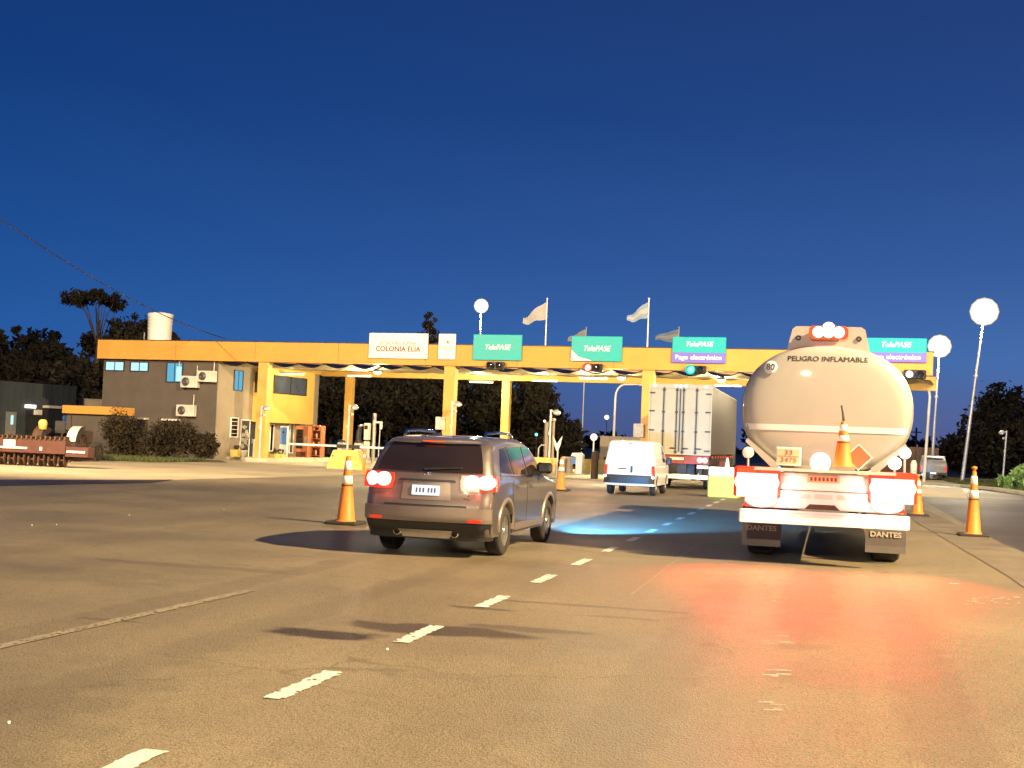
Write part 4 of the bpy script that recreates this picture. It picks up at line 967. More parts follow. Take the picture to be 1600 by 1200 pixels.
# no mast bodies are built for the unseen lamps outside the frame
# ------------------------------------------------------------------ traffic cones
def cone(label, loc, H=1.15, rz=0.0, base=True, tip=False):
    t = thing('traffic_cone', label, 'traffic cone', loc, rz, 'orange traffic cones')
    r0, r1 = .17, .05; f = lambda z: r0+(r1-r0)*z/H
    if base: MB().box((0, 0, .03), (.62, .62, .06), bev=.03).build('base', 'rubber', t)
    z0 = .06
    MB().lathe((0, 0, 0), [(f(z0)+.03, z0), (f(z0), z0+.03), (f(.58*H), .58*H), (f(.8*H), .8*H), (f(H)-.005, H*.985), (f(H)*.7, H), (f(H)*.7, H-.02), (.001, H-.02)], n=24).build('body', 'cone_orange', t)
    for a, c in ((.60, .71), (.80, .93)): MB().lathe((0, 0, 0), [(f(a*H)+.001, a*H), (f(a*H)+.004, a*H+.002), (f(c*H)+.004, c*H-.002), (f(c*H)+.001, c*H)], n=24).build('reflective_band', 'cone_band', t)
    MB().lathe((0, 0, 0), [(f(.58*H)+.006, .56*H), (f(.58*H)+.008, .57*H), (f(.58*H)+.004, .58*H)], n=24).build('ring', 'machine_rust', t)
    if tip: MB().lathe((0, 0, H), [(.03, -.01), (.035, .04), (.06, .06), (.055, .10), (.001, .115)], n=14).build('tip', 'cone_orange', t)
    return t
p = gp(540, 819); cone('large traffic cone left of the grey car', p, 1.26)
p = gp(1520, 838); cone('large traffic cone with a knobbed tip at the right', p, 1.40, tip=True)
p = gp(876, 767); cone('traffic cone between the grey car and the white van', p, 1.15)
p = gp(1433, 806); cone('traffic cone close to the right rear corner of the tanker', p, 1.06, tip=True)
p = gp(1428, 762); cone('small far traffic cone just behind the tanker lamps', p, .9)
p = gp(568, 741); t = thing('delineator_post', 'thin orange delineator post left of the grey car', 'post', p); MB().lathe((0, 0, 0), [(.16, 0), (.16, .04), (.06, .06), (.055, .95), (.03, 1.0), (.001, 1.0)], n=14).build('post', 'cone_orange', t); MB().lathe((0, 0, .7), [(.058, 0), (.060, .01), (.060, .12), (.058, .13)], n=14).build('reflective_band', 'cone_band', t)
p = at(1440, 735, 77); t = thing('white_bollard', 'rounded white bollard in front of the parked pickup', 'bollard', (p.x-.45, 76.8, 0)); MB().lathe((0, 0, 0), [(.16, 0), (.18, .9), (.19, 1.2), (.12, 1.42), (.001, 1.45)], n=14).build('post', 'white_paint', t); MB().lathe((0, 0, 0), [(.26, 0), (.26, .05), (.17, .06)], n=14).build('foot', 'dark_metal', t)

# ------------------------------------------------------------------ vehicles
def lerp_pts(pts, x):
    if x <= pts[0][0]: return pts[0][1]
    for (a, b_), (c, d_) in zip(pts, pts[1:]):
        if x <= c:
            f = (x-a)/(c-a); f = f*f*(3-2*f)*.5+f*.5; return b_+(d_-b_)*f
    return pts[-1][1]
class Car:
    def __init__(s, L, Wd, top, rear, z0, zb, tum, arches, rc=.18, fc=.35, crown=.05, bulge=.04, rr=.12, ztr=None, sh=1.2):
        s.L, s.W, s.top, s.rear, s.z0, s.zb, s.tum, s.ar, s.rc, s.fc, s.crown, s.bulge, s.rr, s.sh = L, Wd, top, rear, z0, zb, tum, arches, rc, fc, crown, bulge, rr, sh
    def zt(s, y): return lerp_pts(s.top, y)
    def ro(s, z): return lerp_pts(s.rear, z)
    def zlow(s, y):
        z = s.z0
        for (yc, zc, r) in s.ar:
            if abs(y-yc) < r: z = max(z, zc+math.sqrt(max(0, r*r-(y-yc)**2)))
        return z
    def xs(s, y, z):
        w = s.W/2
        if y < s.rc: w -= s.rc*(1-math.sqrt(max(0, 1-((s.rc-y)/s.rc)**2)))
        d = s.L-y
        if d < s.fc: w -= s.fc*(1-math.sqrt(max(0, 1-((s.fc-d)/s.fc)**2)))*.8
        zm = s.zb*.72
        w -= s.bulge*((z-zm)/zm)**2 if z < s.zb else s.bulge*((s.zb-zm)/zm)**2
        if z > s.zb: w -= (z-s.zb)*s.tum
        return w
    def P(s, x, y, z): return (x, y + s.ro(z)*max(0, 1-y/s.sh), z)
    def body(s, name, m, parent):
        ys = set(); 
        for k in range(9): ys.add(round(s.rc*(1-math.cos(math.pi/2*k/8)), 4)); ys.add(round(s.L-s.fc*(1-math.cos(math.pi/2*k/8)), 4))
        for k in range(45): ys.add(round(s.rc+(s.L-s.rc-s.fc)*k/44, 4))
        for (yc, zc, r) in s.ar:
            for k in range(15): ys.add(round(yc-r*math.cos(math.pi*k/14)*.9999, 4))
            ys.add(round(yc-r-.004, 4)); ys.add(round(yc+r+.004, 4))
        ys = sorted(ys); rings = []; ns, na, ntp = 16, 6, 6
        for y in ys:
            zt = s.zt(y); zl = min(s.zlow(y), zt-s.rr-.05); zs = zt-s.rr; r = []
            for k in range(ns): z = zl+(zs-zl)*k/(ns-1); r.append((s.xs(y, z), z))
            x1 = s.xs(y, zs); rx = min(s.rr*1.1, x1*.5)
            for k in range(1, na+1): a = math.pi/2*k/na; r.append((x1-rx*(1-math.cos(a)), zs+s.rr*.86*math.sin(a)))
            xe, ze = r[-1]
            for k in range(1, ntp+1): f = k/ntp; r.append((xe*(1-f), ze+s.rr*.14*(1-(1-f)**2)))
            rings.append(r)
        b = MB(); b.smooth = True
        for sd in (1, -1):
            b.sheet([[s.P(sd*x, y, z) for x, z in r] for y, r in zip(ys, rings)])
        b.smooth = False
        b.sheet([[s.P(-r[0][0], y, r[0][1]), s.P(r[0][0], y, r[0][1])] for y, r in zip(ys, rings)])
        b.smooth = True
        for ring, y, cr, fr in ((rings[0], ys[0], -s.crown, 0), (rings[-1], ys[-1], s.crown*1.5, 1)):
            rows = []
            for (x, z) in ring[:-1]:
                q = []
                for k in range(13):
                    f = -1+2*k/12; xx = x*f; p = s.P(xx, y, z); q.append((p[0], p[1]+cr*(1-f*f), z))
                rows.append(q)
            b.sheet(rows)
        s.x_r = rings[0][0][0]
        return b.build(name, m, parent)
    def R(s, x, z, off=.008):
        xm = s.xs(0, z) - .0
        f = min(1, abs(x)/max(.05, xm)); y = s.ro(z) - s.crown*(1-f*f)
        if abs(x) > xm:  # wrap round the corner
            e = min(abs(x)-xm, s.rc*.95); y = s.ro(z) + s.rc*(1-math.sqrt(max(0, 1-(e/s.rc)**2)))
        return (x, y-off, z)
    def rear_patch(s, name, m, parent, quad, off=.008, n=10, mm=6, rnd=0.0, skirt=.03):
        b = MB(); b.smooth = True; rows = []
        (ax, az), (bx, bz), (cx, cz), (dx, dz) = quad   # bl br tr tl
        for j in range(mm+1):
            r = []
            for i in range(n+1):
                u, v = i/n*2-1, j/mm*2-1
                if rnd: uu = u*math.sqrt(1-rnd*v*v/2); vv = v*math.sqrt(1-rnd*u*u/2)
                else: uu, vv = u, v
                f, g = (uu+1)/2, (vv+1)/2
                x = (ax*(1-f)+bx*f)*(1-g)+(dx*(1-f)+cx*f)*g; z = (az*(1-f)+bz*f)*(1-g)+(dz*(1-f)+cz*f)*g
                r.append(s.R(x, z, off))
            rows.append(r)
        b.sheet(rows); b.smooth = False
        def sk(line): b.sheet([line, [(x, y+skirt, z) for x, y, z in line]])
        sk(rows[0]); sk(rows[-1]); sk([r[0] for r in rows]); sk([r[-1] for r in rows])
        return b.build(name, m, parent)
    def side_patch(s, name, m, parent, quad, off=.008, n=10, mm=6, sides=(1, -1), skirt=.03):
        (ay, az), (by, bz), (cy, cz), (dy, dz) = quad
        out = []
        for sd in sides:
            b = MB(); b.smooth = True; rows = []
            for j in range(mm+1):
                g = j/mm; r = []
                for i in range(n+1):
                    f = i/n; y = (ay*(1-f)+by*f)*(1-g)+(dy*(1-f)+cy*f)*g; z = (az*(1-f)+bz*f)*(1-g)+(dz*(1-f)+cz*f)*g
                    p = s.P(s.xs(y, z)+off, y, z); r.append((sd*p[0], p[1], z))
                rows.append(r)
            b.sheet(rows); b.smooth = False
            def sk(line): b.sheet([line, [(x-sd*skirt, y, z) for x, y, z in line]])
            sk(rows[0]); sk(rows[-1]); sk([r[0] for r in rows]); sk([r[-1] for r in rows])
            out.append(b.build(name, m, parent))
        return out

# --- grey SUV
suv = thing('suv', 'grey brown SUV seen from behind with bright brake lamps', 'car', (-5.44, 17.12, 0), 0)
c = Car(4.85, 1.86, [(0, 1.53), (.10, 1.60), (.45, 1.68), (1.4, 1.715), (2.3, 1.70), (2.75, 1.62), (3.55, 1.14), (4.3, 1.06), (4.75, .88), (4.85, .70)],
        [(.3, .16), (.42, .05), (.55, .0), (.75, .0), (.85, .05), (1.15, .09), (1.3, .17), (1.62, .40)], .30, 1.12, .30, [(.98, .36, .42), (3.86, .36, .42)], rc=.20, fc=.45, crown=.07, bulge=.05, rr=.10)
c.body('body', 'suv_paint', suv)
c.rear_patch('rear_window', 'dark_glass', suv, [(-.80, 1.19), (.80, 1.19), (.665, 1.59), (-.665, 1.59)], .010, n=18, mm=8, rnd=.10)
c.rear_patch('spoiler', 'suv_paint', suv, [(-.67, 1.60), (.67, 1.60), (.63, 1.64), (-.63, 1.64)], .05, n=12, mm=3, skirt=.12)
for s_ in (-1, 1):
    q = [(.50, .93), (1.0, .94), (.98, 1.17), (.48, 1.16)]
    q = q if s_ > 0 else [(-x, z) for x, z in (q[1], q[0], q[3], q[2])]
    h = c.rear_patch('tail_lamp', 'reflector_glow', suv, q, .018, n=12, mm=6, rnd=.25)
    for cx in (.645, .84):
        cx *= s_
        c.rear_patch('lamp_lens', 'tail_red', h, [(cx-.115, .965), (cx+.115, .965), (cx+.115, 1.165), (cx-.115, 1.165)], .030, n=10, mm=8, rnd=.95, skirt=.012)
c.rear_patch('plate_recess', 'suv_trim', suv, [(-.36, .80), (.36, .80), (.34, 1.08), (-.34, 1.08)], .006, n=8, mm=4)
c.rear_patch('handle', 'black_plastic', suv, [(-.42, 1.055), (.42, 1.055), (.40, 1.085), (-.40, 1.085)], .018, n=8, mm=2)
pl = c.rear_patch('number_plate', 'plate_glow', suv, [(-.20, .865), (.20, .865), (.20, 1.0), (-.20, 1.0)], .022, n=6, mm=3)
for k, x in enumerate((-.13, -.08, -.03, .045, .09, .135)): c.rear_patch('plate_mark', 'ink_grey', pl, [(x-.014, .90), (x+.014, .90), (x+.014, .965), (x-.014, .965)], .027, n=1, mm=1, skirt=.004)
c.rear_patch('bumper', 'suv_trim', suv, [(-.93, .50), (.93, .50), (.93, .70), (-.93, .70)], .035, n=20, mm=6, skirt=.06)
c.rear_patch('lower_bumper', 'black_plastic', suv, [(-.88, .25), (.88, .25), (.92, .49), (-.92, .49)], .020, n=18, mm=4, skirt=.2)
c.rear_patch('skid_plate', 'alloy', suv, [(-.34, .27), (.34, .27), (.40, .38), (-.40, .38)], .032, n=8, mm=3)
c.rear_patch('tailgate_seam', 'black_plastic', suv, [(-.60, .715), (.60, .715), (.60, .735), (-.60, .735)], .004, n=10, mm=1)
for s_ in (-1, 1):
    c.rear_patch('reflector', 'reflector_glow', suv, [(s_*.72-.10, .505), (s_*.72+.10, .505), (s_*.72+.10, .555), (s_*.72-.10, .555)], .045, n=6, mm=3, rnd=.6)
    MB().lathe((s_*.42, .05, .34), [(.045, 0), (.055, 0), (.055, .25), (.04, .25)], (0, 1, 0), 14).build('exhaust', 'chrome', suv)
text('badge', 'AWD', .05, 'chrome', suv, (.66, -.0, .88), extrude=.003)
MB().disc((0, -.052+c.ro(1.14), 1.155), .045, n=16, th=.01).build('emblem', 'chrome', suv)
c.rear_patch('wiper', 'black_plastic', suv, [(-.05, 1.215), (.48, 1.25), (.48, 1.268), (-.05, 1.24)], .03, n=6, mm=1)
c.rear_patch('high_brake_lamp', 'tail_red_dim', suv, [(-.16, 1.607), (.16, 1.607), (.16, 1.625), (-.16, 1.625)], .075, n=3, mm=1)
# side glass, pillars
c.side_patch('side_window', 'dark_glass', suv, [(.55, 1.21), (1.30, 1.18), (1.20, 1.56), (.78, 1.54)], .008)
c.side_patch('side_window', 'dark_glass', suv, [(1.38, 1.17), (2.20, 1.15), (2.15, 1.58), (1.28, 1.57)], .008)
c.side_patch('side_window', 'dark_glass', suv, [(2.28, 1.15), (3.25, 1.13), (2.68, 1.55), (2.23, 1.58)], .008)
c.side_patch('window_trim', 'chrome', suv, [(.55, 1.165), (3.3, 1.10), (3.3, 1.125), (.55, 1.19)], .012, n=16, mm=1)
c.side_patch('door_seam', 'black_plastic', suv, [(1.33, .45), (1.345, .45), (1.345, 1.15), (1.33, 1.15)], .003, n=1)
c.side_patch('door_seam', 'black_plastic', suv, [(2.24, .42), (2.255, .42), (2.255, 1.14), (2.24, 1.14)], .003, n=1)
c.side_patch('door_handle', 'chrome', suv, [(1.45, .985), (1.66, .98), (1.66, 1.01), (1.45, 1.015)], .035, n=4, mm=2)
c.side_patch('door_handle', 'chrome', suv, [(2.4, .965), (2.61, .96), (2.61, .99), (2.4, .995)], .035, n=4, mm=2)
c.side_patch('sill_trim', 'suv_trim', suv, [(1.46, .34), (3.4, .34), (3.4, .44), (1.46, .44)], .02, n=10, mm=2)
for (yc, zc, r) in c.ar:      # arch lips
    for sd in (1, -1):
        b = MB(); b.smooth = True; rows = []
        for k in range(19):
            a = math.pi*k/18; ra, rb = r-.005, r+.065
            y0, za = yc-ra*math.cos(a), zc+ra*math.sin(a); y1, zb_ = yc-rb*math.cos(a), zc+rb*math.sin(a)
            pa = c.P(c.xs(y0, max(za, .35))+.022, y0, za); pb = c.P(c.xs(y1, max(zb_, .35))+.012, y1, zb_)
            rows.append([(sd*(pa[0]-.10), pa[1], pa[2]), (sd*pa[0], pa[1], pa[2]), (sd*pb[0], pb[1], pb[2]), (sd*(pb[0]-.02), pb[1], pb[2])])
        b.sheet(rows); b.build('wheel_arch', 'suv_trim', suv)
for s_ in (-1, 1):
    for yy in (.98, 3.86): wheel(suv, s_*.80, yy, .36, .23, 'alloy', 5, side=s_)
    MB().tube([(s_*.60, .75, 1.69), (s_*.61, .85, 1.755), (s_*.62, 1.5, 1.775), (s_*.62, 2.2, 1.76), (s_*.61, 2.4, 1.70)], [.022, .022, .022, .022, .022], 8).build('roof_rail', 'chrome', suv)
    m_ = MB().box((s_*1.03, 2.95, 1.25), (.26, .14, .17), bev=.07).b2((s_*.90-.05, 2.92, 1.14), (s_*.90+.08, 3.0, 1.20)).build('mirror', 'black_plastic', suv); MB().b2((s_*1.04-.08, 2.872, 1.20), (s_*1.04+.08, 2.879, 1.30)).build('mirror_glass', 'glass_pane', m_)
MB().b2((-.05, .35, 1.70), (.05, .5, 1.74)).build('roof_antenna', 'black_plastic', suv)
MB().b2((-.7, .4, .30), (.7, 4.4, .45)).build('underbody', 'black_plastic', suv)
c.side_patch('side_marker', 'tail_red_dim', suv, [(.20, 1.0), (.42, 1.0), (.40, 1.12), (.20, 1.13)], .012, n=4, mm=3)
for s_ in (-1, 1): MB().disc((s_*.68, 4.70, .80), .11, axis=(0, 1, 0), n=16).build('headlight', 'headlight', suv)
spot('headlight_beam', (-5.44+.68, 17.12+4.85, .78), (-3.3, 29, .0), 20000, (.09, .42, 1.0), 50, 1.0, .08)
spot('headlight_beam', (-5.44-.68, 17.12+4.85, .78), (-5.2, 29, .0), 10000, (.08, .46, 1.0), 50, 1.0, .08)

# --- white van
van = thing('van', 'small white panel van with dark bumper waiting behind the trailer', 'van', (-6.40, 42.2, 0), 0)
c = Car(4.1, 1.70, [(0, 1.70), (.08, 1.78), (.4, 1.83), (2.2, 1.82), (2.6, 1.72), (3.3, 1.18), (3.9, 1.02), (4.1, .75)],
        [(.3, .0), (.6, 0), (.8, .04), (1.0, .05), (1.7, .20)], .33, 1.05, .16, [(.75, .31, .37), (3.3, .31, .37)], rc=.14, fc=.4, crown=.04, bulge=.03, rr=.09)
c.body('body', 'van_paint', van)
for s_ in (-1, 1):
    q = [(.02, .72), (.72, .72), (.66, 1.64), (.02, 1.64)]; q = q if s_ > 0 else [(-x, z) for x, z in (q[1], q[0], q[3], q[2])]
    dd = c.rear_patch('rear_door', 'van_paint', van, q, .012, n=8, mm=8)
    q = [(.10, 1.15), (.62, 1.15), (.58, 1.55), (.10, 1.55)]; q = q if s_ > 0 else [(-x, z) for x, z in (q[1], q[0], q[3], q[2])]
    c.rear_patch('door_panel', 'white_paint', dd, q, .020, n=6, mm=4, rnd=.1)
    c.rear_patch('tail_lamp', 'reflector_glow', van, [(s_*.80-.05, .66), (s_*.80+.05, .66), (s_*.78+.05, 1.0), (s_*.78-.05, 1.0)], .03, n=3, mm=5)
    for yy in (.75, 3.3): wheel(van, s_*.72, yy, .31, .19, 'grey_metal', 6, side=s_)
    MB().disc((s_*.80, -.03, .62), .05, n=12).build('reverse_lamp', 'marker_white', van)
c.rear_patch('bumper', 'black_plastic', van, [(-.84, .40), (.84, .40), (.85, .68), (-.85, .68)], .045, n=14, mm=5, skirt=.1)
c.rear_patch('number_plate', 'dirty_white', van, [(-.45, .82), (.0, .82), (.0, .93), (-.45, .93)], .022, n=4, mm=2)
c.rear_patch('plate_text', 'ink_dark', van, [(-.36, .86), (-.08, .86), (-.08, .895), (-.36, .895)], .027, n=4, mm=1, skirt=.004)
c.rear_patch('door_handle', 'black_plastic', van, [(.05, .76), (.12, .76), (.12, .98), (.05, .98)], .04, n=2, mm=3)
MB().box((0, .10, 1.73), (.14, .03, .03), bev=.008).build('brake_light', 'black_plastic', van)
c.side_patch('side_window', 'glass_pane', van, [(2.1, 1.12), (3.0, 1.10), (2.5, 1.62), (2.15, 1.64)], .008)
MB().b2((-.6, .3, .30), (.6, 3.8, .42)).build('underbody', 'black_plastic', van)
MB().box((.96, 2.85, 1.15), (.2, .1, .24), bev=.04).build('mirror', 'black_plastic', van); MB().box((-.96, 2.85, 1.15), (.2, .1, .24), bev=.04).build('mirror', 'black_plastic', van)

# --- parked pickup far right
p = gp(1458, 756)
pk = thing('pickup', 'grey pickup parked on the right beyond the kerb', 'pickup', (at(1458, 740, 92).x, 92, .02), R(-4))
c = Car(5.1, 1.82, [(0, 1.08), (.3, 1.10), (1.55, 1.10), (1.62, 1.62), (1.9, 1.74), (3.1, 1.72), (3.8, 1.15), (4.8, 1.05), (5.1, .8)],
        [(.3, 0), (1.7, .02)], .42, 1.12, .25, [(1.1, .40, .46), (4.1, .40, .46)], rc=.08, fc=.4, crown=.02, rr=.05)
M['pickup_paint'] = mat('pickup_paint', (.20, .21, .225), .35, metal=.3, coat=.6)
c.body('body', 'pickup_paint', pk)
c.rear_patch('tailgate', 'pickup_paint', pk, [(-.66, .66), (.66, .66), (.66, 1.02), (-.66, 1.02)], .014)
for s_ in (-1, 1):
    c.rear_patch('tail_lamp', 'reflector_glow', pk, [(s_*.80-.08, .7), (s_*.80+.08, .7), (s_*.80+.08, 1.02), (s_*.80-.08, 1.02)], .02, n=3, mm=3)
    for yy in (1.1, 4.1): wheel(pk, s_*.78, yy, .39, .25, 'alloy', 5, side=s_)
MB().box((0, -.10, .52), (1.7, .14, .16), bev=.03).build('bumper', 'black_plastic', pk); MB().b2((-.2, -.19, .48), (.2, -.172, .6)).build('number_plate', 'plate_glow', pk)
MB().b2((-.62, 1.62, 1.22), (.62, 1.66, 1.56)).build('rear_window', 'dark_glass', pk); MB().b2((-.6, .8, .4), (.6, 4.6, .6)).build('underbody', 'black_plastic', pk)

# --- tractor unit in front of a trailer
def cab(parent, y0, Wd, m):
    MB().box((0, y0+1.3, 2.05), (Wd, 2.0, 2.4), bev=.12).build('cab', m, parent); MB().b2((-.45, y0-.2, .65), (.45, y0+3.0, .95)).build('cab_chassis', 'dark_metal', parent)
    MB().b2((-Wd/2+.1, y0+2.302, 2.0), (Wd/2-.1, y0+2.33, 3.0)).build('windscreen', 'dark_glass', parent)
    for s_ in (-1, 1): wheel(parent, s_*(Wd/2-.2), y0+1.5, .5, .3, 'grey_metal', 6, side=s_)

# --- semi trailer
sm = thing('box_trailer', 'tall pale box trailer with four door lock bars stopped in the middle lane', 'truck', (-5.67, 50.0, 0), 0)
Wt = 2.42; hw = Wt/2; zb_, zt_ = 1.42, 4.08; Lt = 13.6
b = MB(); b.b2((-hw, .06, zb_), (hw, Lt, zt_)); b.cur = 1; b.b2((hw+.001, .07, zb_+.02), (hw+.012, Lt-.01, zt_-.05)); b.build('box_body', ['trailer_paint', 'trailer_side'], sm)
MB().b2((-hw-.02, -.02, zt_-.14), (hw+.02, .059, zt_+.03)).b2((-hw-.02, -.02, zb_-.06), (-hw+.05, .059, zt_-.142)).b2((hw-.05, -.02, zb_-.06), (hw+.02, .059, zt_-.142)).b2((-hw+.052, -.02, zb_-.06), (hw-.052, .059, zb_+.05)).build('rear_frame', 'trailer_paint', sm)
for s_ in (-1, 1):
    d = MB().b2((min(s_*.012, s_*(hw-.055)), .0, zb_+.055), (max(s_*.012, s_*(hw-.055)), .058, zt_-.145)).build('door', 'trailer_paint', sm)
    for x in (.13, .64):
        b = MB(); b.tube([(s_*x, -.035, zb_-.02), (s_*x, -.035, zt_-.1)], .020, 8)
        for z in (zb_+.05, zb_+.85, zb_+1.6, zt_-.2): b.box((s_*x, -.025, z), (.10, .05, .07), bev=.01)
        b.box((s_*(x+.1), -.045, zb_+.20), (.26, .03, .035)); b.build('lock_bar', 'dark_metal', d)
    for z in (zb_+.1, zb_+.85, zb_+1.6, zt_-.35): MB().b2((min(s_*(hw-.22), s_*(hw-.01)), -.03, z), (max(s_*(hw-.22), s_*(hw-.01)), -.021 if False else -.0205, z+.05)).build('hinge', 'dark_metal', d)
MB().b2((-.02, -.03, zb_+.06), (.02, -.005, zt_-.15)).build('door_seal', 'dark_metal', sm)
for x in (-1.0, -.18, .0, .2, 1.0): MB().disc((x, -.02, zt_-.04), .055, n=12, th=.03).build('top_lamp', 'marker_white', sm)
MB().b2((-hw+.05, .05, 1.02), (hw-.05, .25, 1.36)).build('lamp_beam', 'red_chassis', sm)
MB().b2((-.9, .26, .75), (-.72, Lt-1, 1.38)).b2((.72, .26, .75), (.9, Lt-1, 1.38)).b2((-.6, .3, .62), (.6, .6, 1.0)).build('chassis', 'dark_metal', sm)
MB().b2((-1.15, -.02, .44), (1.15, .12, .60)).build('underrun_bar', 'white_paint', sm)
MB().b2((-.9, .1, .602), (-.8, .2, 1.02)).b2((.8, .1, .602), (.9, .2, 1.02)).build('bar_bracket', 'dark_metal', sm)
MB().b2((-.35, .02, 1.16), (.2, .045, 1.26)).build('name_plate', 'dirty_white', sm); MB().b2((-.32, -.01, .66), (.32, .3, 1.0)).build('spare_carrier', 'black_plastic', sm)
for x in (.82, 1.02): MB().disc((x, .048, 1.18), .11, n=16).build('tail_lamp', 'tail_red_soft', sm)
for (x, z) in ((-.98, 1.24), (-.98, 1.05)): MB().disc((x, .048, z), .08, n=16).build('tail_lamp', 'tail_red_soft', sm)
MB().b2((.72, .03, .86), (1.15, .05, .98)).build('reflector_plate', 'white_paint', sm)
for s_ in (-1, 1):
    for yy in (2.0, 3.3, 4.6): wheel(sm, s_*.98, yy, .5, .30, 'grey_metal', 6, side=s_)
    MB().b2((s_*.98-.22, 1.2, .35), (s_*.98+.22, 1.23, .95)).build('mudflap', 'rubber', sm)
for k in range(9): MB().disc((hw-.02, 1.2+k*1.35, 1.30), .05, axis=(1, 0, 0), n=10, th=.03).build('side_marker', 'tail_red_dim', sm)
MB().b2((hw-.08, 5.4, .55), (hw-.04, 11.0, .75)).b2((hw-.08, 5.4, .9), (hw-.04, 11.0, 1.1)).build('side_guard', 'red_chassis', sm)
cab(sm, Lt-.2, 2.2, 'dark_metal')

# --- tanker
tk = thing('tanker_truck', 'cream tanker trailer marked PELIGRO INFLAMABLE with glaring rear lamps', 'tanker truck', (-.055, 19.45, 0), 0)
ax_, bz_ = 1.235, .965; zc = 2.315
def ell(k, y, n=64, p=2.25):
    r = []
    for i in range(n):
        t_ = 2*math.pi*i/n; cs, sn = math.cos(t_), math.sin(t_)
        r.append((ax_*k*math.copysign(abs(cs)**(2/p), cs), y, zc+bz_*k*math.copysign(abs(sn)**(2/p), sn)))
    return r + [r[0]]
def dish(k): return .20 + .22*(1-max(0, 1-k**14)**(1/3)) - .07*(1-k*k)
b = MB(); b.smooth = True
ks = [.001, .1, .2, .3, .4, .5, .6, .68, .75, .8, .84, .88, .91, .935, .955, .972, .985, .994, .999, 1.0]
b.sheet([ell(k, dish(k)) for k in ks] + [ell(1.004, .46), ell(1.0, .50), ell(1.0, 3.5), ell(1.0, 7), ell(1.0, 10.6)] + [ell(k, 11.1-dish(k)+.4) for k in ks[::-1]])
b.build('tank', 'tank_paint', tk)
b = MB(); b.smooth = True; b.sheet([ell(1.003, .455), ell(1.022, .46), ell(1.022, .50), ell(1.003, .505)]); b.build('rim_band', 'grey_metal', tk)
def tank_y(x, z):
    k = ((abs(x)/ax_)**2.25 + (abs(z-zc)/bz_)**2.25)**(1/2.25); return dish(min(k, .999))
# reflective stripe
b = MB(); b.smooth = True; z0 = 2.03
for (za, zb2) in ((z0-.045, z0+.045),):
    xm = ax_*(1-(abs(z0-zc)/bz_)**2.25)**(1/2.25)*.985
    rows = [[(-xm+2*xm*i/40, tank_y(-xm+2*xm*i/40, z)-.008, z) for i in range(41)] for z in (za, (za+zb2)/2, zb2)]
    b.sheet(rows)
b.build('stripe', 'white_paint', tk)
def bend(o):   # wrap flat lettering onto the dished end
    me = o.data
    for v in me.vertices:
        x = v.co.x + o.location.x; z = v.co.y + o.location.z; v.co.z = -(tank_y(x, z)) + .005 + v.co.z
    o.location.y = 0
bend(text('lettering', 'PELIGRO INFLAMABLE', .105, 'ink_dark', tk, (.0, 0, 3.07), width=1.16, extrude=.002))
b = MB(); b.lathe((0, 0, 0), [(.001, .006), (.10, .006), (.103, 0)], (0, 0, 1), 28); o = b.build('speed_disc', 'white_paint', tk)
cxs, czs = -.83, 2.93
yy = tank_y(cxs, czs); nrm = Vector((tank_y(cxs+.05, czs)-tank_y(cxs-.05, czs), -.1, tank_y(cxs, czs+.05)-tank_y(cxs, czs-.05)))
o.location = (cxs, yy-.012, czs); o.rotation_euler = nrm.to_track_quat('Z', 'Y').to_euler()
tx = text('numerals', '80', .15, 'ink_dark', o, (0, 0, .010), rot=(0, 0, 0), extrude=.002, width=.13)
q = nrm.to_track_quat('Z', 'Y'); up = q.inverted() @ Vector((0, 0, 1)); tx.rotation_euler = (0, 0, math.atan2(up.y, up.x)-math.pi/2)
# walkway coaming on top
b = MB(); b.prism([(-.62, 3.20), (.62, 3.20), (.54, 3.56), (.48, 3.60), (-.48, 3.60), (-.54, 3.56)], .62, .70)
b.prism([(-.62, 3.20), (-.56, 3.20), (-.49, 3.59), (-.54, 3.56)], .702, 9.6); b.prism([(.56, 3.20), (.62, 3.20), (.54, 3.56), (.49, 3.59)], .702, 9.6)
b.build('coaming', 'tank_paint', tk)
for s_ in (-1, 1): MB().lathe((s_*.45, .62, 3.42), [(.02, .01), (.038, .02), (.042, .0)], (0, -1, 0), 14).build('port', 'dark_metal', tk)
for k in range(4): MB().lathe((0, 1.8+k*2.2, 3.24), [(.30, 0), (.30, .16), (.26, .2), (.001, .21)], n=20).build('manhole', 'grey_metal', tk)
be = MB().box((0, .52, 3.50), (.58, .16, .20), bev=.09).build('beacon_halo', 'tail_red_dim', tk)  # glowing block added as the red halo round the beacon
for x in (-.15, 0, .15): MB().lathe((x, .42, 3.50), [(.001, .10), (.055, .085), (.085, .03), (.09, -.03), (.001, -.04)], (0, -1, .0), 14).build('beacon_lens', 'tail_red', be)
MB().lathe((0, .50, 3.53), [(.10, 0), (.09, .08), (.05, .12), (.001, .13)], n=14).build('beacon_lens', 'tail_red', be)
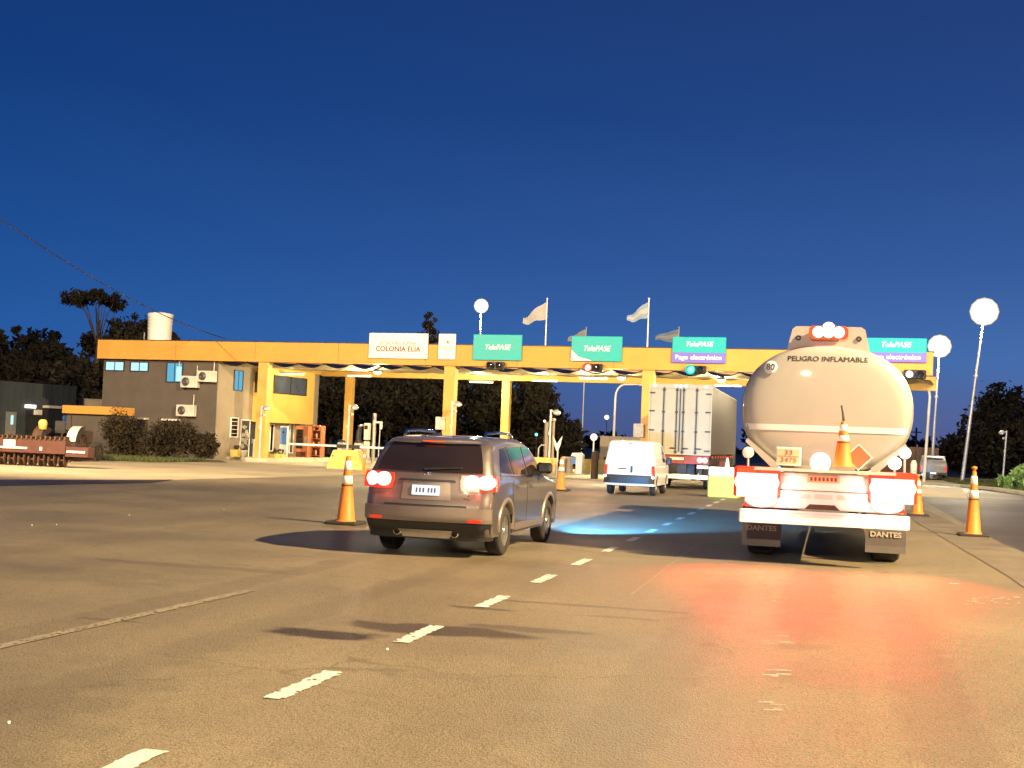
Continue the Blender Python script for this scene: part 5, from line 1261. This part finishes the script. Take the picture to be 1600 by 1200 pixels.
# rear frame, braces
for s_ in (-1, 1):
    V = [(s_*1.17, 1.80), (s_*1.14, 1.85), (s_*.66, 1.47), (s_*.68, 1.42), (s_*.78, 1.43)]
    MB().prism(V, .12, .20).build('brace', 'tank_paint', tk)
MB().b2((-1.0, -.30, 1.385), (1.0, .5, 1.425)).build('shelf', 'dirty_white', tk)
MB().box((0, .10, 1.24), (1.44, .2, .26), bev=.03).build('cross_panel', 'white_paint', tk)
MB().box((0, .06, .965), (2.30, .16, .27), bev=.03).build('bumper_panel', 'white_paint', tk)
for (pts_, m) in [([(-.34, .99), (-.20, .99), (-.20, 1.06), (-.27, 1.06)], 'dirty_white'), ([(-.13, .99), (.13, .99), (.13, 1.06), (-.13, 1.06)], 'dirty_white'), ([(.20, .99), (.34, .99), (.27, 1.06), (.20, 1.06)], 'dirty_white')]:
    MB().prism(pts_, -.03, -.022).build('panel_badge', m, tk)
MB().prism([(-.27, .835), (.24, .835), (.16, .91), (-.20, .91)], -.032, -.0225).build('tow_slot', 'machine_rust', tk)
MB().box((0, .02, .70), (2.44, .14, .20), bev=.02).build('bumper_bar', 'white_paint', tk)
MB().b2((-1.2, -.054, .60), (1.2, -.05, .612)).b2((-1.2, -.054, .765), (1.2, -.05, .772)).build('bar_edge', 'dirty_white', tk)
for k in range(3): MB().lathe((-1.10+k*.17, -.05, .71), [(.07, 0), (.068, .008), (.001, .01)], (0, -1, 0), 16, sq=(.6, 1)).build('bar_reflector', 'marker_white', tk)
for s_ in (-1, 1):
    hsg = MB().box((s_*.97, .02, 1.20), (.68, .22, .46), bev=.05).build('lamp_housing', 'reflector_glow', tk)
    MB().b2((min(s_*.98, s_*1.26), -.11, 1.34), (max(s_*.98, s_*1.26), -.095, 1.40)).build('side_reflector', 'tail_red_dim', hsg)
    MB().box((s_*.965, -.088, 1.155), (.60, .012, .36), bev=.05).build('glare_panel', 'panel_glare', hsg)  # glowing panel added to spread the lamps' glare over the housing
    for (x, z, r_) in ((.75, 1.22, .11), (.96, 1.22, .125), (1.18, 1.22, .115), (.86, 1.08, .07), (1.07, 1.08, .07)):
        MB().disc((s_*x, -.100, z-.02), r_, n=20, th=.02).build('lamp_lens', 'tail_red', hsg)
    MB().prism([(s_*1.08-.09, .84), (s_*1.08+.09, .84), (s_*1.08, 1.0)], -.05, -.022).build('triangle_reflector', 'reflector_glow', tk)
    MB().disc((s_*.90, -.03, .94), .14, n=18, th=.02, sq=(.8, 1.7)).build('lower_lamp', 'tail_red_soft', tk)
    fl = MB().b2((s_*.94-.30, 1.15, .17), (s_*.94+.30, 1.17, .82)).build('mudflap', 'flap_rubber', tk)
    o = text('lettering', 'DANTES', .11, 'dirty_white', fl, (s_*.94, 1.145, .45), width=.46, bold=.003)
    for yy in (1.75, 3.0, 4.25): wheel(tk, s_*.96, yy, .50, .42, 'grey_metal', 6, side=s_)
M['mirror_white'] = mat('mirror_white', (.8, .76, .72), .4, var=.04)
for (px, py, r_, em) in [(1169, 707, .085, 'mirror_white'), (1398, 724, .095, 'marker_white'), (1414, 708, .085, 'marker_white')]:
    p = at(px, py, 19.42); x, z = p.x+.055, p.z
    m_ = MB().disc((x, -.03, z), r_, n=22, th=.03).build('marker_disc', em, tk); MB().tube([(x, -.01, z-r_*.9), (x, .02, 1.36)], .016, 6).build('stalk', 'dirty_white', m_)
MB().disc((-.06, -.12, 1.53), .15, n=22, th=.04).build('work_lamp', 'tail_red', tk); MB().b2((-.12, -.11, 1.425), (0, .1, 1.46)).build('work_lamp_bracket', 'dark_metal', tk)
hz = MB().box((-.52, -.02, 1.60), (.36, .03, .27), bev=.008).build('hazard_board', 'white_paint', tk)
MB().b2((-.675, -.042, 1.49), (-.365, -.036, 1.71)).build('board_face', 'board_orange', hz); MB().b2((-.675, -.045, 1.598), (-.365, -.0425, 1.604)).build('divider', 'ink_dark', hz)
text('numerals', '33', .10, 'ink_grey', hz, (-.52, -.044, 1.655), width=.11); text('numerals', '3475', .10, 'ink_grey', hz, (-.52, -.044, 1.545), width=.23)
MB().b2((-.6, -.004, 1.42), (-.44, .03, 1.50)).build('board_bracket', 'dark_metal', hz)
pd = MB().prism([(.48, 1.43), (.68, 1.63), (.48, 1.83), (.28, 1.63)], -.03, -.012).build('placard', 'white_paint', tk)
MB().prism([(.48, 1.455), (.655, 1.63), (.48, 1.805), (.305, 1.63)], -.036, -.0305).build('placard_face', 'placard', pd); MB().b2((.44, -.011, 1.42), (.52, .02, 1.6)).build('placard_bracket', 'dark_metal', pd)
plt = MB().b2((-.24, -.018, 1.23), (.22, -.003, 1.335)).build('number_plate', 'board_orange', tk)  # plate coloured orange for the red lamp light falling on it
for k in range(7): MB().b2((-.20+k*.058, -.0215, 1.255), (-.165+k*.058, -.0185, 1.31)).build('plate_mark', 'ink_red', plt)
MB().b2((-.5, .3, .75), (-.38, 10.5, 1.36)).b2((.38, .3, .75), (.5, 10.5, 1.36)).b2((-1.0, .3, 1.1), (1.0, .5, 1.36)).b2((-1.0, 1.18, .82), (1.0, 1.24, .90)).build('chassis', 'dark_metal', tk)
MB().b2((1.12, 1.6, .30), (1.16, 10.4, 1.30)).build('side_guard', 'dark_metal', tk); MB().b2((-1.16, 1.6, .40), (-1.12, 10.4, 1.30)).build('side_guard', 'dark_metal', tk)  # side panels added to stop light passing under the tank
cab(tk, 10.6, 2.4, 'white_paint')
# red light thrown back by the lamp clusters
for s_, pw in ((-1, 150), (1, 150)):
    l = bpy.data.lights.new('brake_glow', 'AREA'); l.shape = 'RECTANGLE'; l.size = .45; l.size_y = .22; l.energy = pw; l.color = (1, .035, .01); l.spread = R(84)
    o = bpy.data.objects.new('brake_glow', l); COL.objects.link(o); o.location = (-.055+s_*.97, 19.32, 1.18); o.rotation_euler = (R(52), 0, R(180))
def lampglow(name, loc, e, col, rad=.06):
    l = bpy.data.lights.new(name, 'POINT'); l.energy = e; l.color = col; l.shadow_soft_size = rad
    o = bpy.data.objects.new(name, l); COL.objects.link(o); o.location = loc
for s_ in (-1, 1): lampglow('lamp_glow', (-.055+s_*.80, 19.45-.30, 1.05), 34, (1, .50, .42))
lampglow('lamp_glow', (-.115, 19.45-.32, 1.56), 12, (1, .30, .18))
lampglow('lamp_glow', (-.055, 19.45+.18, 3.56), 7, (1, .10, .06))
for s_ in (-1, 1): lampglow('lamp_glow', (-5.44+s_*.74, 17.12-.16, 1.07), 5.5, (1, .12, .05))
# cone strapped on the shelf
t = cone('traffic cone strapped upright on the rear shelf of the tanker', (.20, 19.32, 1.427), .72, base=False)
for ch in [x for x in bpy.data.objects if x.parent == t]: ch.scale = (.85, .85, 1)
MB().tube([(0, 0, .70), (-.02, .01, .85), (-.04, .02, .95)], [.02, .012, .012], 6).build('strap', 'black_plastic', t)
